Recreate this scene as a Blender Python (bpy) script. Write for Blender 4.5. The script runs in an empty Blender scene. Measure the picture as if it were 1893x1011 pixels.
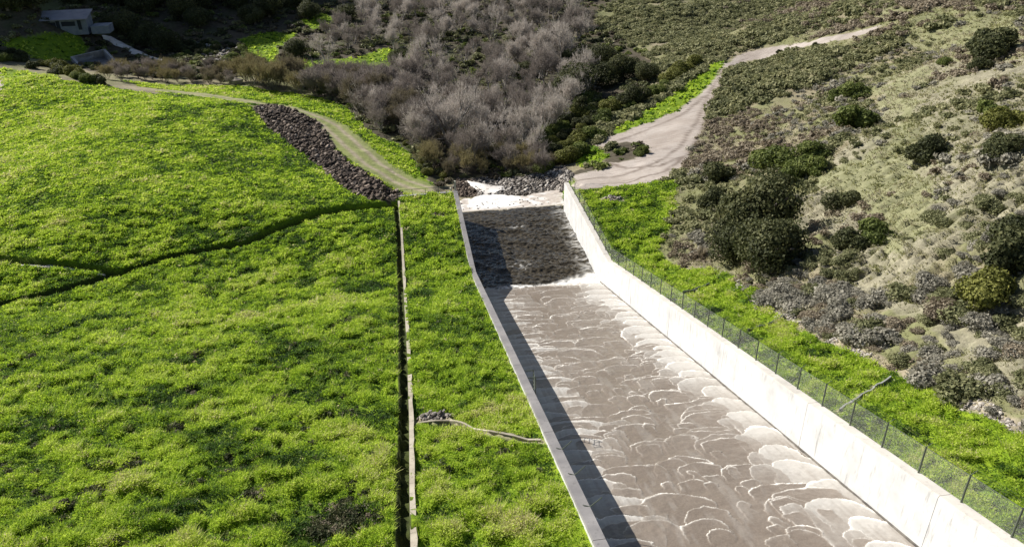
import bpy, math
import numpy as np
from mathutils import Matrix, Vector

# ------------------------------------------------------------------ camera
SC = bpy.context.scene
F_PX, PITCH, ROLL = 1463.9, math.radians(28.99), math.radians(-.868)
FW = np.array([0, math.cos(PITCH), -math.sin(PITCH)])
UP0 = np.array([0, math.sin(PITCH), math.cos(PITCH)])
RT0 = np.array([1., 0, 0])
RT = RT0*math.cos(ROLL)+UP0*math.sin(ROLL)
UP = -RT0*math.sin(ROLL)+UP0*math.cos(ROLL)
cam = bpy.data.cameras.new('camera')
camo = bpy.data.objects.new('camera', cam)
SC.collection.objects.link(camo)
cam.sensor_width = 36
cam.lens = F_PX/1893*36
cam.clip_start = .5
cam.clip_end = 3000
camo.matrix_world = Matrix(((RT[0], UP[0], -FW[0], 0), (RT[1], UP[1], -FW[1], 0), (RT[2], UP[2], -FW[2], 0), (0, 0, 0, 1)))
SC.camera = camo

# ------------------------------------------------------------------ light
SUN = Vector((-1.223, .855, 1.0)).normalized()          # towards the sun
w = bpy.data.worlds.new('World'); SC.world = w; w.use_nodes = True
nt = w.node_tree
sky = nt.nodes.new('ShaderNodeTexSky'); sky.sky_type = 'NISHITA'; sky.sun_disc = False
sky.sun_elevation = math.asin(SUN.z)
sky.sun_rotation = math.atan2(SUN.x, SUN.y) % (2*math.pi)
nt.links.new(sky.outputs[0], nt.nodes['Background'].inputs[0])
nt.nodes['Background'].inputs[1].default_value = .05
sl = bpy.data.lights.new('sun', 'SUN'); sl.energy = 5.0; sl.angle = math.radians(.5); sl.color = (1, .95, .87)
slo = bpy.data.objects.new('sun', sl); SC.collection.objects.link(slo)
slo.rotation_euler = SUN.to_track_quat('Z', 'Y').to_euler()
SC.view_settings.view_transform = 'Standard'
SC.view_settings.look = 'None'
SC.view_settings.exposure = .72
SC.view_settings.gamma = 1
SC.cycles.max_bounces = 6
SC.cycles.transparent_max_bounces = 12

# ------------------------------------------------------------------ frames of reference
PSI = math.radians(8.155)
A = np.array([-math.sin(PSI), math.cos(PSI)])      # along the chute, away from the dam crest
B = np.array([math.cos(PSI), math.sin(PSI)])       # across it, to the right bank
M, C0, HW = .3116, -21.72, 3.895                   # chute gradient, wall top at s=0, wall height
TLO, TLI, TRI, TRO = 7.536, 8.246, 25.758, 26.517
ZB, ZW, SE = -49.9, -54.91, 120.1
def wxy(s, t):
    s = np.asarray(s, float); t = np.asarray(t, float)
    return A[0]*s+B[0]*t, A[1]*s+B[1]*t
def W(s, t, z):
    x, y = wxy(s, t); return np.stack([x, y, np.broadcast_to(z, np.shape(x))], -1)
def ray(px, py):
    return FW+RT*(px-946.5)/F_PX-UP*(py-505.5)/F_PX
def onz(px, py, z):
    d = ray(px, py); k = z/d[2]; p = d*k
    return p[0]*A[0]+p[1]*A[1], p[0]*B[0]+p[1]*B[1]
def smax(a, b, k=1.5):
    h = np.clip(.5+.5*(a-b)/k, 0, 1); return b*(1-h)+a*h+k*h*(1-h)
def sst(a, b, x):
    t = np.clip((x-a)/(b-a), 0, 1); return t*t*(3-2*t)
def Zr(s):
    return smax(C0-.35-M*np.asarray(s, float), -50.25, 2.0)

# value noise ---------------------------------------------------------------
def _h(ix, iy, seed):
    n = (ix.astype(np.int64)*374761393+iy.astype(np.int64)*668265263+seed*69069) & 0xffffffff
    n = ((n ^ (n >> 13))*1274126177) & 0xffffffff
    return ((n ^ (n >> 16)) & 0xffff)/65535.
def vn(x, y, seed=0):
    ix = np.floor(x); iy = np.floor(y); fx = x-ix; fy = y-iy
    fx = fx*fx*(3-2*fx); fy = fy*fy*(3-2*fy)
    a = _h(ix, iy, seed); b = _h(ix+1, iy, seed); c = _h(ix, iy+1, seed); d = _h(ix+1, iy+1, seed)
    return (a*(1-fx)+b*fx)*(1-fy)+(c*(1-fx)+d*fx)*fy
def fbm(x, y, seed=0, o=4):
    r = 0; a = .5
    for i in range(o):
        r = r+a*vn(x*2**i+17.3*i, y*2**i+9.1*i, seed+i); a *= .5
    return r/(1-.5**o)

# ------------------------------------------------------------------ terrain height
P3 = []      # (s, t, dz above Zr)
def cp(px, py, z):
    s, t = onz(px, py, z); P3.append((s, t, z-float(Zr(s))))
for s in (10, 40, 70, 95, 112):
    for t in (-1, 5, 8, 17, 26, 31): P3.append((s, t, 0))
for s in (10, 35, 60, 85):
    for t in (-12, -28, -45, -70, -110): P3.append((s, t, 0))
for q in [(230,495,-50.5),(450,450,-50.4),(590,390,-50.2),(700,380,-50.2),(0,560,-50.3),(0,475,-49.9),
          (100,300,-47),(130,430,-48.6),(60,140,-46.3),(300,300,-48.3),(450,350,-49.2),(300,200,-48),(435,195,-49.3),
          (0,300,-48.2),(-150,300,-52),(-150,140,-52),(-300,250,-56),(540,330,-49.8),(620,352,-50.1),
          (150,112,-57),(0,92,-57),(300,157,-54.5),(420,176,-54),(500,195,-53.7),(620,235,-53.7),(700,300,-54),(775,345,-54.3),
          (560,110,-56.5),(830,240,-57),(870,335,-56.3),(930,345,-56.3),(700,180,-56.5),(900,100,-57),(620,70,-57),(490,80,-57),
          (350,90,-58),(250,85,-58),(115,60,-57.5),(30,90,-57.5),(0,62,-57.5),(1030,325,-55.5),
          (115,14,-48),(300,20,-51),(450,10,-52),(0,0,-42),(650,5,-54),(800,0,-54),(950,0,-52),
          (1130,330,-53),(1200,290,-52.7),(1280,240,-52),(1330,150,-50.5),(1350,115,-49.5),(1450,90,-46.5),(1600,60,-40),
          (1100,200,-56),(1150,150,-56),(1060,60,-56),(1250,110,-53),(1200,30,-52),(1400,40,-46),(1600,10,-38),(1250,5,-50)]:
    cp(*q)
for s, t in ((118,-1),(118,5),(104,30),(115,30),(115,40)): P3.append((s, t, 0))
for s, t, z in ((300,-200,-18),(420,-200,95),(420,0,-25),(420,120,-15),(250,-230,-35),(180,-200,-52),(110,-200,-52),(300,-340,40),(420,-340,105),(380,-234,82),(400,-214,82),(420,-194,82),(445,-169,82),(470,-144,80),(345,-262,72),(285,-300,20),(470,-90,5),(475,-30,-10),(440,-60,-25)):
    P3.append((s, t, z+50.25))
# right-hand hillside rises from the edge of the grass strip
ES = np.array([0, 40, 66, 78, 91, 104, 114, 135, 160, 200, 240, 420.]); ET = np.array([36, 35, 34, 35.3, 36, 42, 46, 62, 72, 92, 118, 250.])
def hillrise(s, t):
    d = t-np.interp(s, ES, ET); d = np.maximum(d, 0)
    return .40*d-.0006*d*d
for s in (5, 25, 45, 65, 85, 105, 130, 155, 185, 215, 250, 300, 400):
    e = float(np.interp(s, ES, ET))
    for dd in (0, 8, 25, 50, 90, 140, 200): P3.append((s, e+dd, float(hillrise(s, e+dd))-(1.5 if s > 120 else 0)))
P3 = np.array(P3)
def kern(r2): return np.sqrt(r2+9.)
_d = (P3[:, None, :2]-P3[None, :, :2]); K = kern((_d**2).sum(-1))
n = len(P3); Mx = np.zeros((n+1, n+1)); Mx[:n, :n] = K-np.eye(n)*.6; Mx[n, :n] = Mx[:n, n] = 1
sol = np.linalg.solve(Mx, np.append(P3[:, 2], 0)); WT, BC = sol[:n], sol[n]
def rbf(s, t):
    r = np.full(np.shape(s), BC)
    for (a, b, _), k in zip(P3, WT): r = r+k*np.sqrt((s-a)**2+(t-b)**2+9.)
    return r
def warp(s, t): return s+1.6*(fbm(s*.7, t*.7, 301, 2)-.5), t+1.6*(fbm(s*.7, t*.7, 302, 2)-.5)
def humm(s, t):                       # rounded grass hummocks with sharp hollows between them
    a = np.abs(2*vn(s*.95, t*.7, 311)-1); b = np.abs(2*vn(s*1.9+5, t*1.4, 312)-1)
    return 1-np.clip((1-a)**2.2*.7+(1-b)**2.2*.45, 0, 1)
def dpoly(s, t, pts):                 # distance to a polyline and position along it
    best = np.full(np.shape(s), 1e9); al = np.zeros(np.shape(s)); acc = 0
    for (a, b), (c, d) in zip(pts[:-1], pts[1:]):
        L = math.hypot(c-a, d-b); u = np.clip(((s-a)*(c-a)+(t-b)*(d-b))/L**2, 0, 1)
        q = np.hypot(s-a-u*(c-a), t-b-u*(d-b)); m = q < best
        best = np.where(m, q, best); al = np.where(m, acc+u*L, al); acc += L
    return best, al
DRAIN = [onz(x, y, -50.3) for x, y in ((-250,610),(0,562),(110,535),(230,500),(320,472),(450,450),(520,420),(590,395),(650,384),(700,381),(735,377))]
DRAIN2 = [onz(x, y, -50.1) for x, y in ((-250,452),(0,481),(80,490),(160,494),(230,499))]
def kerbt(s): return np.interp(s, [28, 34.5, 44, 60, 92, 106, 115], [-1.24, -1.21, -1.1, -1.1, -1.3, -1.22, -1.35])
def height(s, t, fine=True):
    s = np.asarray(s, float); t = np.asarray(t, float)
    ch = sst(-2, 2, t)*sst(34, 30, t)*sst(121, 118, s)
    out = sst(119.5, 121.5, s)
    r = rbf(s, t)
    z = Zr(s)+r*(1-ch)
    # stream bed beyond the end sill
    bed = sst(4.6, 7.0, t)*sst(29, 26.3, t)*sst(117.2, 118.6, s)*sst(175, 150, s)
    z = z*(1-bed)+bed*np.minimum(z, -55.9-.012*(s-120))
    # bank drop behind the little cross wall on the left
    dr = sst(118.2, 119.2, s)*sst(150, 122, s)*sst(-6, -1, t)*sst(9, 7.6, t)
    z = z*(1-dr)+dr*np.minimum(z, -53.9)
    # gutters
    kt = kerbt(s); g = (t > kt-.62)*(t < kt)*(s < 116)
    z = z-.55*g
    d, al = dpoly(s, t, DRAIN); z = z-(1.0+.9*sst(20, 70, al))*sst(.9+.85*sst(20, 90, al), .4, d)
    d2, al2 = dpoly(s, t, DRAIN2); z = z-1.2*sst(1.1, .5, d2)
    if fine:
        x, y = s, t
        wx, wy = warp(x, y)
        lump = (humm(wx, wy)-.5)*.62*sst(135, 60, s)*(.55+.9*fbm(x*.12, y*.12, 34, 2))+(fbm(x*2.2, y*2.2, 33, 2)-.5)*.14+(fbm(x*.16, y*.16, 8, 3)-.5)*.7
        flat = np.maximum(sst(1.2, .3, np.minimum(np.abs(t-TLO), np.abs(t-TRO)))*(s < 121), ch*.0)
        hill = sst(0, 12, t-np.interp(s, ES, ET))
        lump = lump*(1-.8*flat)*(1+1.2*hill)+hill*(fbm(x*.07, y*.07, 21, 3)-.5)*4.0
        z = z+lump*(1-bed*.8)*(.1+.9*sst(1.3, 3.0, np.minimum(d, d2)))
    # the channel itself
    z = np.where((t > TLO+.25)*(t < TRO-.2)*(s < 119.2), z-9, z)
    return z
def lin(a, b, d): return list(np.arange(a, b, d))
TT = lin(-420,-200,7)+lin(-200,-110,2.5)+lin(-110,-50,.8)+lin(-50,-2.2,.32)+[-2.1,-1.95,-1.85,-1.75,-1.65,-1.45,-1.3,-1.2,-1.1,-1.0,-.85,-.6,-.4]+lin(-.1,7.2,.3)+[7.3,TLO,TLO+.12,TLO+.27,TLI-.1]+lin(10,25,1.5)+[TRI+.1,TRO-.3,TRO-.15,TRO,TRO+.15]+lin(26.9,50,.35)+lin(50,110,.7)+lin(110,200,1.6)+lin(200,420,7)
SS = lin(4,20,1.)+lin(20,118,.33)+lin(118,122,.2)+lin(122,200,.6)+lin(200,300,1.3)+lin(300,480,3.5)
TT = np.array(sorted(set(round(v, 3) for v in TT))); SS = np.array(sorted(set(round(v, 3) for v in SS)))
GS, GT = np.meshgrid(SS, TT, indexing='ij'); GZ = height(GS, GT)
def hz(s, t):
    s = np.clip(np.asarray(s, float), SS[0], SS[-1]-.01); t = np.clip(np.asarray(t, float), TT[0], TT[-1]-.01)
    i = np.clip(np.searchsorted(SS, s, 'right')-1, 0, len(SS)-2); j = np.clip(np.searchsorted(TT, t, 'right')-1, 0, len(TT)-2)
    u = (s-SS[i])/(SS[i+1]-SS[i]); v = (t-TT[j])/(TT[j+1]-TT[j])
    return (GZ[i, j]*(1-u)+GZ[i+1, j]*u)*(1-v)+(GZ[i, j+1]*(1-u)+GZ[i+1, j+1]*u)*v
KK = np.arange(25, 900, .4)
def at(px, py):
    """the spot on the ground seen at a point of the photograph, in (s, t)"""
    d = ray(px, py); x = d[0]*KK; y = d[1]*KK; z = d[2]*KK
    s = x*A[0]+y*A[1]; t = x*B[0]+y*B[1]; h = hz(s, t)
    i = np.argmax(z < h)
    if not (z < h).any(): i = len(KK)-1
    return float(s[i]), float(t[i])
def poly(pts): return [at(*p) for p in pts]
def inpoly(s, t, pts):
    c = np.zeros(np.shape(s), bool); n = len(pts)
    for i in range(n):
        a, b = pts[i]; c2, d = pts[(i+1) % n]
        m = ((b > t) != (d > t)) & (s < (c2-a)*(t-b)/((d-b) or 1e-9)+a); c ^= m
    return c
def jit(s, t, amp=1.5, fr=.35): return s+(fbm(s*fr, t*fr, 51, 3)-.5)*amp*2, t+(fbm(s*fr, t*fr, 77, 3)-.5)*amp*2

# ------------------------------------------------------------------ helpers for objects
def link(o): SC.collection.objects.link(o); return o
def mesh(name, V, Fq, mat=None, tint=None, smooth=False):
    """V (n,3) float; Fq (m,3|4) int"""
    V = np.asarray(V, np.float32); Fq = np.asarray(Fq, np.int32)
    me = bpy.data.meshes.new(name); k = Fq.shape[1]
    me.vertices.add(len(V)); me.vertices.foreach_set('co', V.ravel())
    me.loops.add(Fq.size); me.loops.foreach_set('vertex_index', Fq.ravel())
    me.polygons.add(len(Fq)); me.polygons.foreach_set('loop_start', np.arange(0, Fq.size, k, dtype=np.int32))
    me.polygons.foreach_set('use_smooth', np.full(len(Fq), smooth))
    me.update(calc_edges=True)
    if tint is not None:
        for nm, arr in (tint.items() if isinstance(tint, dict) else {'tint': tint}.items()):
            at_ = me.attributes.new(nm, 'FLOAT', 'POINT'); at_.data.foreach_set('value', np.asarray(arr, np.float32))
    if mat: me.materials.append(mat)
    return me
def obj(name, me, parent=None, loc=None, **kw):
    o = bpy.data.objects.new(name, me); link(o)
    if parent is not None: o.parent = parent
    if loc is not None: o.location = loc
    for k, v in kw.items(): o[k] = v
    return o
def empty(name, loc, rz=0, **kw):
    o = bpy.data.objects.new(name, None); link(o); o.location = loc; o.rotation_euler = (0, 0, rz); o.empty_display_size = .3
    for k, v in kw.items(): o[k] = v
    return o
def copy_tree(o, parent=None):
    c = o.copy(); link(c)
    if parent is not None: c.parent = parent
    for ch in [q for q in bpy.data.objects if q.parent == o] if o.type == 'EMPTY' else []: copy_tree(ch, c)
    return c
class MB:
    def __init__(s): s.v = []; s.f = []; s.n = 0
    def add(s, V, F):
        V = np.asarray(V, float); s.v.append(V); s.f.append(np.asarray(F)+s.n); s.n += len(V)
    def hexa(s, c):                     # 8 corners: bottom 0-3 ccw, top 4-7
        s.add(c, [(3,2,1,0),(4,5,6,7),(0,1,5,4),(1,2,6,5),(2,3,7,6),(3,0,4,7)])
    def box(s, x0, x1, y0, y1, z0, z1):
        s.hexa([(x0,y0,z0),(x1,y0,z0),(x1,y1,z0),(x0,y1,z0),(x0,y0,z1),(x1,y0,z1),(x1,y1,z1),(x0,y1,z1)])
    def tube(s, p, q, r0, r1=None, k=6):
        r1 = r0 if r1 is None else r1; p = np.array(p, float); q = np.array(q, float); d = q-p; d /= np.linalg.norm(d)+1e-9
        u = np.cross(d, (0, 0, 1) if abs(d[2]) < .9 else (1, 0, 0)); u /= np.linalg.norm(u); v = np.cross(d, u)
        an = np.arange(k)*2*np.pi/k; c = np.cos(an)[:, None]*u+np.sin(an)[:, None]*v
        F = [(i, (i+1) % k, k+(i+1) % k, k+i) for i in range(k)]+[(0,0,0,0)]*0
        V = np.vstack([p+c*r0, q+c*r1, [p], [q]])
        F += [(2*k, (i+1) % k, i, i) for i in range(0)]
        s.add(V, F)
    def build(s, name, mat, parent=None, smooth=False, **kw):
        return obj(name, mesh(name, np.vstack(s.v), np.vstack(s.f), mat, smooth=smooth), parent, **kw)

# ------------------------------------------------------------------ materials
class NT:
    def __init__(s, name):
        s.m = bpy.data.materials.new(name); s.m.use_nodes = True; s.t = s.m.node_tree; s.t.nodes.clear()
        s.out = s.t.nodes.new('ShaderNodeOutputMaterial')
    def n(s, typ, ins=None, **kw):
        q = s.t.nodes.new('ShaderNode'+typ)
        for k, v in kw.items(): setattr(q, k, v)
        for k, v in (ins or {}).items():
            if isinstance(v, bpy.types.NodeSocket): s.t.links.new(v, q.inputs[k])
            else: q.inputs[k].default_value = v
        return q
    def attr(s, name): return s.n('Attribute', attribute_name=name).outputs['Fac']
    def pos(s): return s.n('NewGeometry').outputs['Position']
    def noise(s, scale, detail=4, rough=.55, vec=None, dist=0.):
        d = {'Scale': scale, 'Detail': detail, 'Roughness': rough, 'Distortion': dist}
        d['Vector'] = vec if vec is not None else s.pos()
        return s.n('TexNoise', d).outputs['Fac']
    def ramp(s, fac, stops):
        q = s.n('ValToRGB', {'Fac': fac}); e = q.color_ramp.elements
        while len(e) < len(stops): e.new(.5)
        for k, (p, c) in zip(e, stops): k.position = p; k.color = (*c, 1) if len(c) == 3 else c
        return q.outputs[0]
    def mr(s, v, a, b, c=0., d=1.): return s.n('MapRange', {'Value': v, 'From Min': a, 'From Max': b, 'To Min': c, 'To Max': d}).outputs[0]
    def mix(s, f, a, b, mode='MIX'):
        q = s.t.nodes.new('ShaderNodeMix'); q.data_type = 'RGBA'; q.blend_type = mode
        for i, v in ((0, f), (6, a), (7, b)):
            if isinstance(v, bpy.types.NodeSocket): s.t.links.new(v, q.inputs[i])
            else: q.inputs[i].default_value = v if i == 0 else (*v, 1)
        return q.outputs[2]
    def math(s, op, a, b=0.):
        q = s.t.nodes.new('ShaderNodeMath'); q.operation = op
        for i, v in ((0, a), (1, b)):
            if isinstance(v, bpy.types.NodeSocket): s.t.links.new(v, q.inputs[i])
            else: q.inputs[i].default_value = v
        return q.outputs[0]
    def bsdf(s, col, rough=.9, spec=.3, bump=None, bd=.05, bs=.5, **kw):
        q = s.n('BsdfPrincipled', {'Base Color': col if isinstance(col, bpy.types.NodeSocket) else (*col, 1), 'Roughness': rough, 'Specular IOR Level': spec})
        for k, v in kw.items():
            if isinstance(v, bpy.types.NodeSocket): s.t.links.new(v, q.inputs[k])
            else: q.inputs[k].default_value = v
        if bump is not None:
            b = s.n('Bump', {'Height': bump, 'Distance': bd, 'Strength': bs}); s.t.links.new(b.outputs[0], q.inputs['Normal'])
        return q
    def done(s, sh): s.t.links.new(sh.outputs[0] if hasattr(sh, 'outputs') else sh, s.out.inputs[0]); return s.m

def leafmat(name, stops, trans=.35, rough=.7, spec=.25):
    n = NT(name)
    oi = n.n('ObjectInfo').outputs['Random']
    f = n.math('ADD', n.attr('tint'), n.mr(oi, 0, 1, -.10, .10))
    c = n.ramp(f, stops)
    b = n.bsdf(c, rough, spec); tr = n.n('BsdfTranslucent', {'Color': c})
    m = n.n('MixShader', {0: trans, 1: b.outputs[0], 2: tr.outputs[0]})
    return n.done(m)
MAT = {}
MAT['grass'] = leafmat('grass_blades', [(0, (.020,.045,.016)), (.3, (.085,.17,.022)), (.5, (.30,.45,.030)), (.72, (.45,.58,.055)), (.94, (.53,.62,.11)), (1, (.55,.50,.27))], .5)
MAT['drygrass'] = leafmat('dry_grass_blades', [(0, (.15,.16,.05)), (.30, (.26,.265,.10)), (.6, (.35,.325,.19)), (1, (.49,.45,.34))], .4)
MAT['weed'] = leafmat('weed_leaves', [(0, (.03,.05,.02)), (.5, (.10,.11,.05)), (1, (.22,.19,.12))], .25)
MAT['oak'] = leafmat('oak_leaves', [(0, (.022,.028,.012)), (.5, (.078,.088,.036)), (1, (.19,.19,.085))], .3, .65, .2)
MAT['bush'] = leafmat('bush_leaves', [(0, (.035,.05,.015)), (.5, (.12,.155,.035)), (1, (.26,.29,.09))], .35)
MAT['yellow'] = leafmat('yellow_green_leaves', [(0, (.06,.06,.012)), (.5, (.14,.15,.03)), (1, (.26,.26,.07))], .25)
MAT['sage'] = leafmat('sage_leaves', [(0, (.14,.135,.11)), (.5, (.31,.295,.24)), (1, (.52,.49,.41))], .4)
MAT['chap'] = leafmat('chaparral_leaves', [(0, (.07,.078,.035)), (.5, (.19,.20,.095)), (1, (.36,.35,.19))], .35)
MAT['dry'] = leafmat('dry_brush', [(0, (.12,.095,.065)), (.5, (.27,.225,.165)), (1, (.43,.38,.28))], .35)
MAT['twig'] = leafmat('bare_twigs', [(0, (.13,.11,.10)), (.5, (.30,.265,.235)), (1, (.58,.53,.48))], .3)
MAT['twigb'] = leafmat('brown_twigs', [(0, (.07,.058,.05)), (.5, (.17,.145,.125)), (1, (.33,.29,.26))], .25)
MAT['willowy'] = leafmat('olive_willow_twigs', [(0, (.07,.06,.03)), (.5, (.17,.145,.07)), (1, (.31,.27,.14))], .3)
MAT['willow'] = leafmat('willow_twigs', [(0, (.05,.042,.034)), (.5, (.125,.105,.075)), (1, (.24,.21,.13))], .3)
n = NT('bark'); MAT['bark'] = n.done(n.bsdf(n.ramp(n.noise(6), [(.3, (.10,.085,.07)), (.7, (.26,.23,.20))]), .95, .1))
n = NT('pale_bark'); MAT['pbark'] = n.done(n.bsdf(n.ramp(n.noise(6), [(.3, (.22,.20,.18)), (.7, (.42,.39,.36))]), .95, .1))

def concrete(name, lo, hi, stain=.5, rough=.85):
    n = NT(name)
    st = n.n('Mapping', {'Vector': n.pos(), 'Scale': (1.2, 1.2, .18)}).outputs[0]
    a = n.noise(.5, 6, .6); b = n.noise(2.2, 8, .7, st); c = n.noise(14, 4, .6)
    col = n.mix(n.mr(a, .3, .7), lo, hi)
    col = n.mix(n.math('MULTIPLY', n.mr(b, .55, .70), stain), col, tuple(x*.35 for x in lo))
    col = n.mix(n.mr(c, .35, .75, 0, .25), col, tuple(x*.7 for x in hi))
    return n.done(n.bsdf(col, rough, .25, c, .02, .3))
MAT['wall'] = concrete('spillway_concrete', (.47,.47,.465), (.68,.68,.67), .7)
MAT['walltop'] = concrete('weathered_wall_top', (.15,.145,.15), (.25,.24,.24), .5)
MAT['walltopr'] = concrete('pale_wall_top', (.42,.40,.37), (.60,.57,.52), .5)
MAT['kerb'] = concrete('kerb_concrete', (.24,.21,.16), (.46,.42,.34), .9)
MAT['dam_c'] = concrete('grey_concrete', (.22,.22,.225), (.42,.42,.42), .6)
n = NT('wet_concrete'); MAT['wet'] = n.done(n.bsdf(n.mix(n.mr(n.noise(1.5), .35, .65), (.05,.045,.04), (.16,.145,.125)), .4, .4))
n = NT('chute_floor'); MAT['floor'] = n.done(n.bsdf((.05,.042,.035), .6))
n = NT('galvanised_post'); MAT['post'] = n.done(n.bsdf((.10,.12,.09), .5, .4, Metallic=.3))
n = NT('chain_link')
uv = n.n('Attribute', attribute_name='tint').outputs['Fac']
ml = n.n('Mapping', {'Vector': n.pos(), 'Rotation': (0, 0, -PSI)}).outputs[0]
sp = n.n('SeparateXYZ', {'Vector': ml})
def diag(sg):
    q = n.math('ADD', n.math('MULTIPLY', sp.outputs[1], 1.), n.math('MULTIPLY', sp.outputs[2], sg)) if sg > 0 else n.math('SUBTRACT', sp.outputs[1], sp.outputs[2])
    fr = n.math('FRACT', n.math('MULTIPLY', q, 13.)); return n.math('LESS_THAN', fr, .055)
al = n.math('MAXIMUM', diag(1.), diag(-1.))
b = n.bsdf((.6,.6,.58), .6, .3)
MAT['mesh'] = n.done(n.n('MixShader', {0: al, 1: n.n('BsdfTransparent').outputs[0], 2: b.outputs[0]}))
n = NT('riprap_stone'); oi = n.attr('tint')
MAT['rock'] = n.done(n.bsdf(n.ramp(n.math('ADD', n.math('MULTIPLY', oi, .8), n.mr(n.noise(3), .3, .7, 0, .2)), [(0, (.025,.019,.016)), (.5, (.13,.10,.078)), (.8, (.30,.245,.20)), (1, (.55,.50,.44))]), .9, .2))
n = NT('pale_stone'); oi = n.attr('tint')
MAT['prock'] = n.done(n.bsdf(n.ramp(oi, [(0, (.06,.052,.046)), (.5, (.24,.215,.19)), (1, (.60,.56,.51))]), .9, .2))
n = NT('barn_metal'); st = n.n('TexWave', {'Vector': n.pos(), 'Scale': .8}, bands_direction='X').outputs['Fac']
MAT['roof'] = n.done(n.bsdf(n.mix(n.mr(n.noise(.5), .3, .7), (.20,.20,.24), (.30,.29,.33)), .6, .3, st, .05, .6))
n = NT('barn_siding'); MAT['siding'] = n.done(n.bsdf(n.mix(n.mr(n.noise(.8), .3, .7), (.16,.18,.22), (.26,.28,.32)), .7, .3))
n = NT('barn_dark'); MAT['dark'] = n.done(n.bsdf((.03,.035,.045), .8, .2))

# ------------------------------------------------------------------ ground cover layout, in ground coordinates
Z_GRASS = [poly([(-400,120),(-100,118),(0,125),(60,133),(120,150),(200,160),(300,176),(440,192),(480,210),(560,285),(660,362),(700,378),(742,372),(842,366),
                 (868,480),(930,610),(1000,760),(1100,1011),(1160,1150),(-700,1150),(-700,300)]),
           poly([(232,150),(330,158),(430,158),(520,170),(600,182),(640,200),(690,250),(740,268),(775,300),(800,345),(790,356),(700,356),(640,300),(600,245),(560,215),(500,200),(400,190),(300,172)]),
           poly([(1040,350),(1255,338),(1250,380),(1235,440),(1195,480),(1230,500),(1290,500),(1330,500),(1400,550),(1440,590),(1550,645),(1660,692),(1780,760),(1893,815),(2100,900),(2300,1100),(1900,1100),(1700,900),(1400,680),(1120,490),(1060,370)]),
           poly([(440,72),(500,58),(548,62),(515,92),(515,118),(475,112)]), poly([(552,38),(600,24),(625,40),(585,58)]),
           poly([(660,108),(700,92),(745,92),(770,112),(740,128),(640,132),(540,130),(550,112)]),
           poly([(1068,270),(1100,268),(1130,290),(1105,306),(1070,308)]),
           poly([(1125,245),(1180,215),(1250,170),(1310,125),(1335,112),(1345,118),(1310,160),(1265,200),(1190,232),(1130,256)]),
           poly([(0,76),(60,66),(140,64),(165,85),(150,110),(90,114),(30,95)])]
Z_DIRT = [poly([(1062,352),(1060,322),(1110,310),(1170,285),(1100,268),(1135,250),(1200,228),(1265,197),(1310,160),(1335,122),(1365,108),(1440,90),(1520,72),(1600,56),(1605,62),(1520,82),(1440,102),(1380,115),(1345,135),(1325,180),(1305,225),(1290,275),(1262,305),(1235,328),(1160,345)])]
Z_RIP = [poly([(470,200),(500,195),(560,212),(595,232),(612,265),(640,300),(700,335),(745,358),(738,374),(690,372),(650,358),(600,315),(560,285),(490,230)]),
         poly([(838,350),(845,333),(900,330),(980,325),(1040,308),(1062,322),(1050,345),(950,362),(850,366)])]
ROAD = poly([(250,162),(330,172),(420,183),(500,196),(560,210),(610,232),(650,270),(690,305),(740,335),(800,352)])
Z_WOOD = [poly([(600,185),(560,150),(430,130),(420,150),(230,140),(120,120),(0,95),(-200,90),(-200,-60),(1300,-60),(1090,30),(1180,90),(1230,130),(1110,230),(1060,290),(1040,305),(980,325),(850,335),(800,340),(740,268),(690,250)])]
Z_HUMP = [poly([(1112,288),(1130,270),(1160,262),(1190,266),(1203,282),(1165,298),(1125,302)]), poly([(1062,318),(1110,306),(1110,312),(1064,324)])]
Z_PALE = [poly([(1640,130),(1893,110),(2100,100),(2100,420),(1893,400),(1760,470),(1640,540),(1560,480),(1500,360),(1600,240)]), poly([(1640,560),(1893,560),(2100,700),(1893,740),(1760,700)])]
Z_SWALE = [poly([(1640,130),(1700,140),(1690,230),(1710,320),(1740,420),(1680,470),(1620,430),(1600,380),(1500,340),(1560,310),(1640,260),(1650,200)]), poly([(1600,20),(1893,0),(1893,90),(1750,100)])]
Z_BARE = [poly([(-60,150),(0,135),(14,150),(8,165),(-10,172),(-60,172)])]
SPOTS = [(.28, poly([(778,786),(832,786),(905,801),(1000,818)])), (.24, poly([(1550,765),(1645,702)])), (.22, poly([(1382,614),(1447,590)])), (.22, poly([(1262,543),(1310,530)])),
         (.8, poly([(785,776),(820,776)])), (.9, poly([(1118,368),(1145,369)])), (.5, poly([(806,398),(824,400)]))]
WHEEL = [poly(q) for q in ([(1065,346),(1160,338),(1228,318),(1275,284),(1298,240),(1318,190),(1342,135),(1372,112)], [(1065,334),(1150,324),(1215,302),(1258,270),(1285,230),(1305,185),(1335,130)],
         [(1110,300),(1160,312),(1220,308),(1262,290)], [(1140,262),(1200,240),(1262,212),(1300,180)], [(1295,262),(1304,232),(1312,205),(1330,160)], [(1288,272),(1298,240),(1307,210),(1324,165)])]
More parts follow.
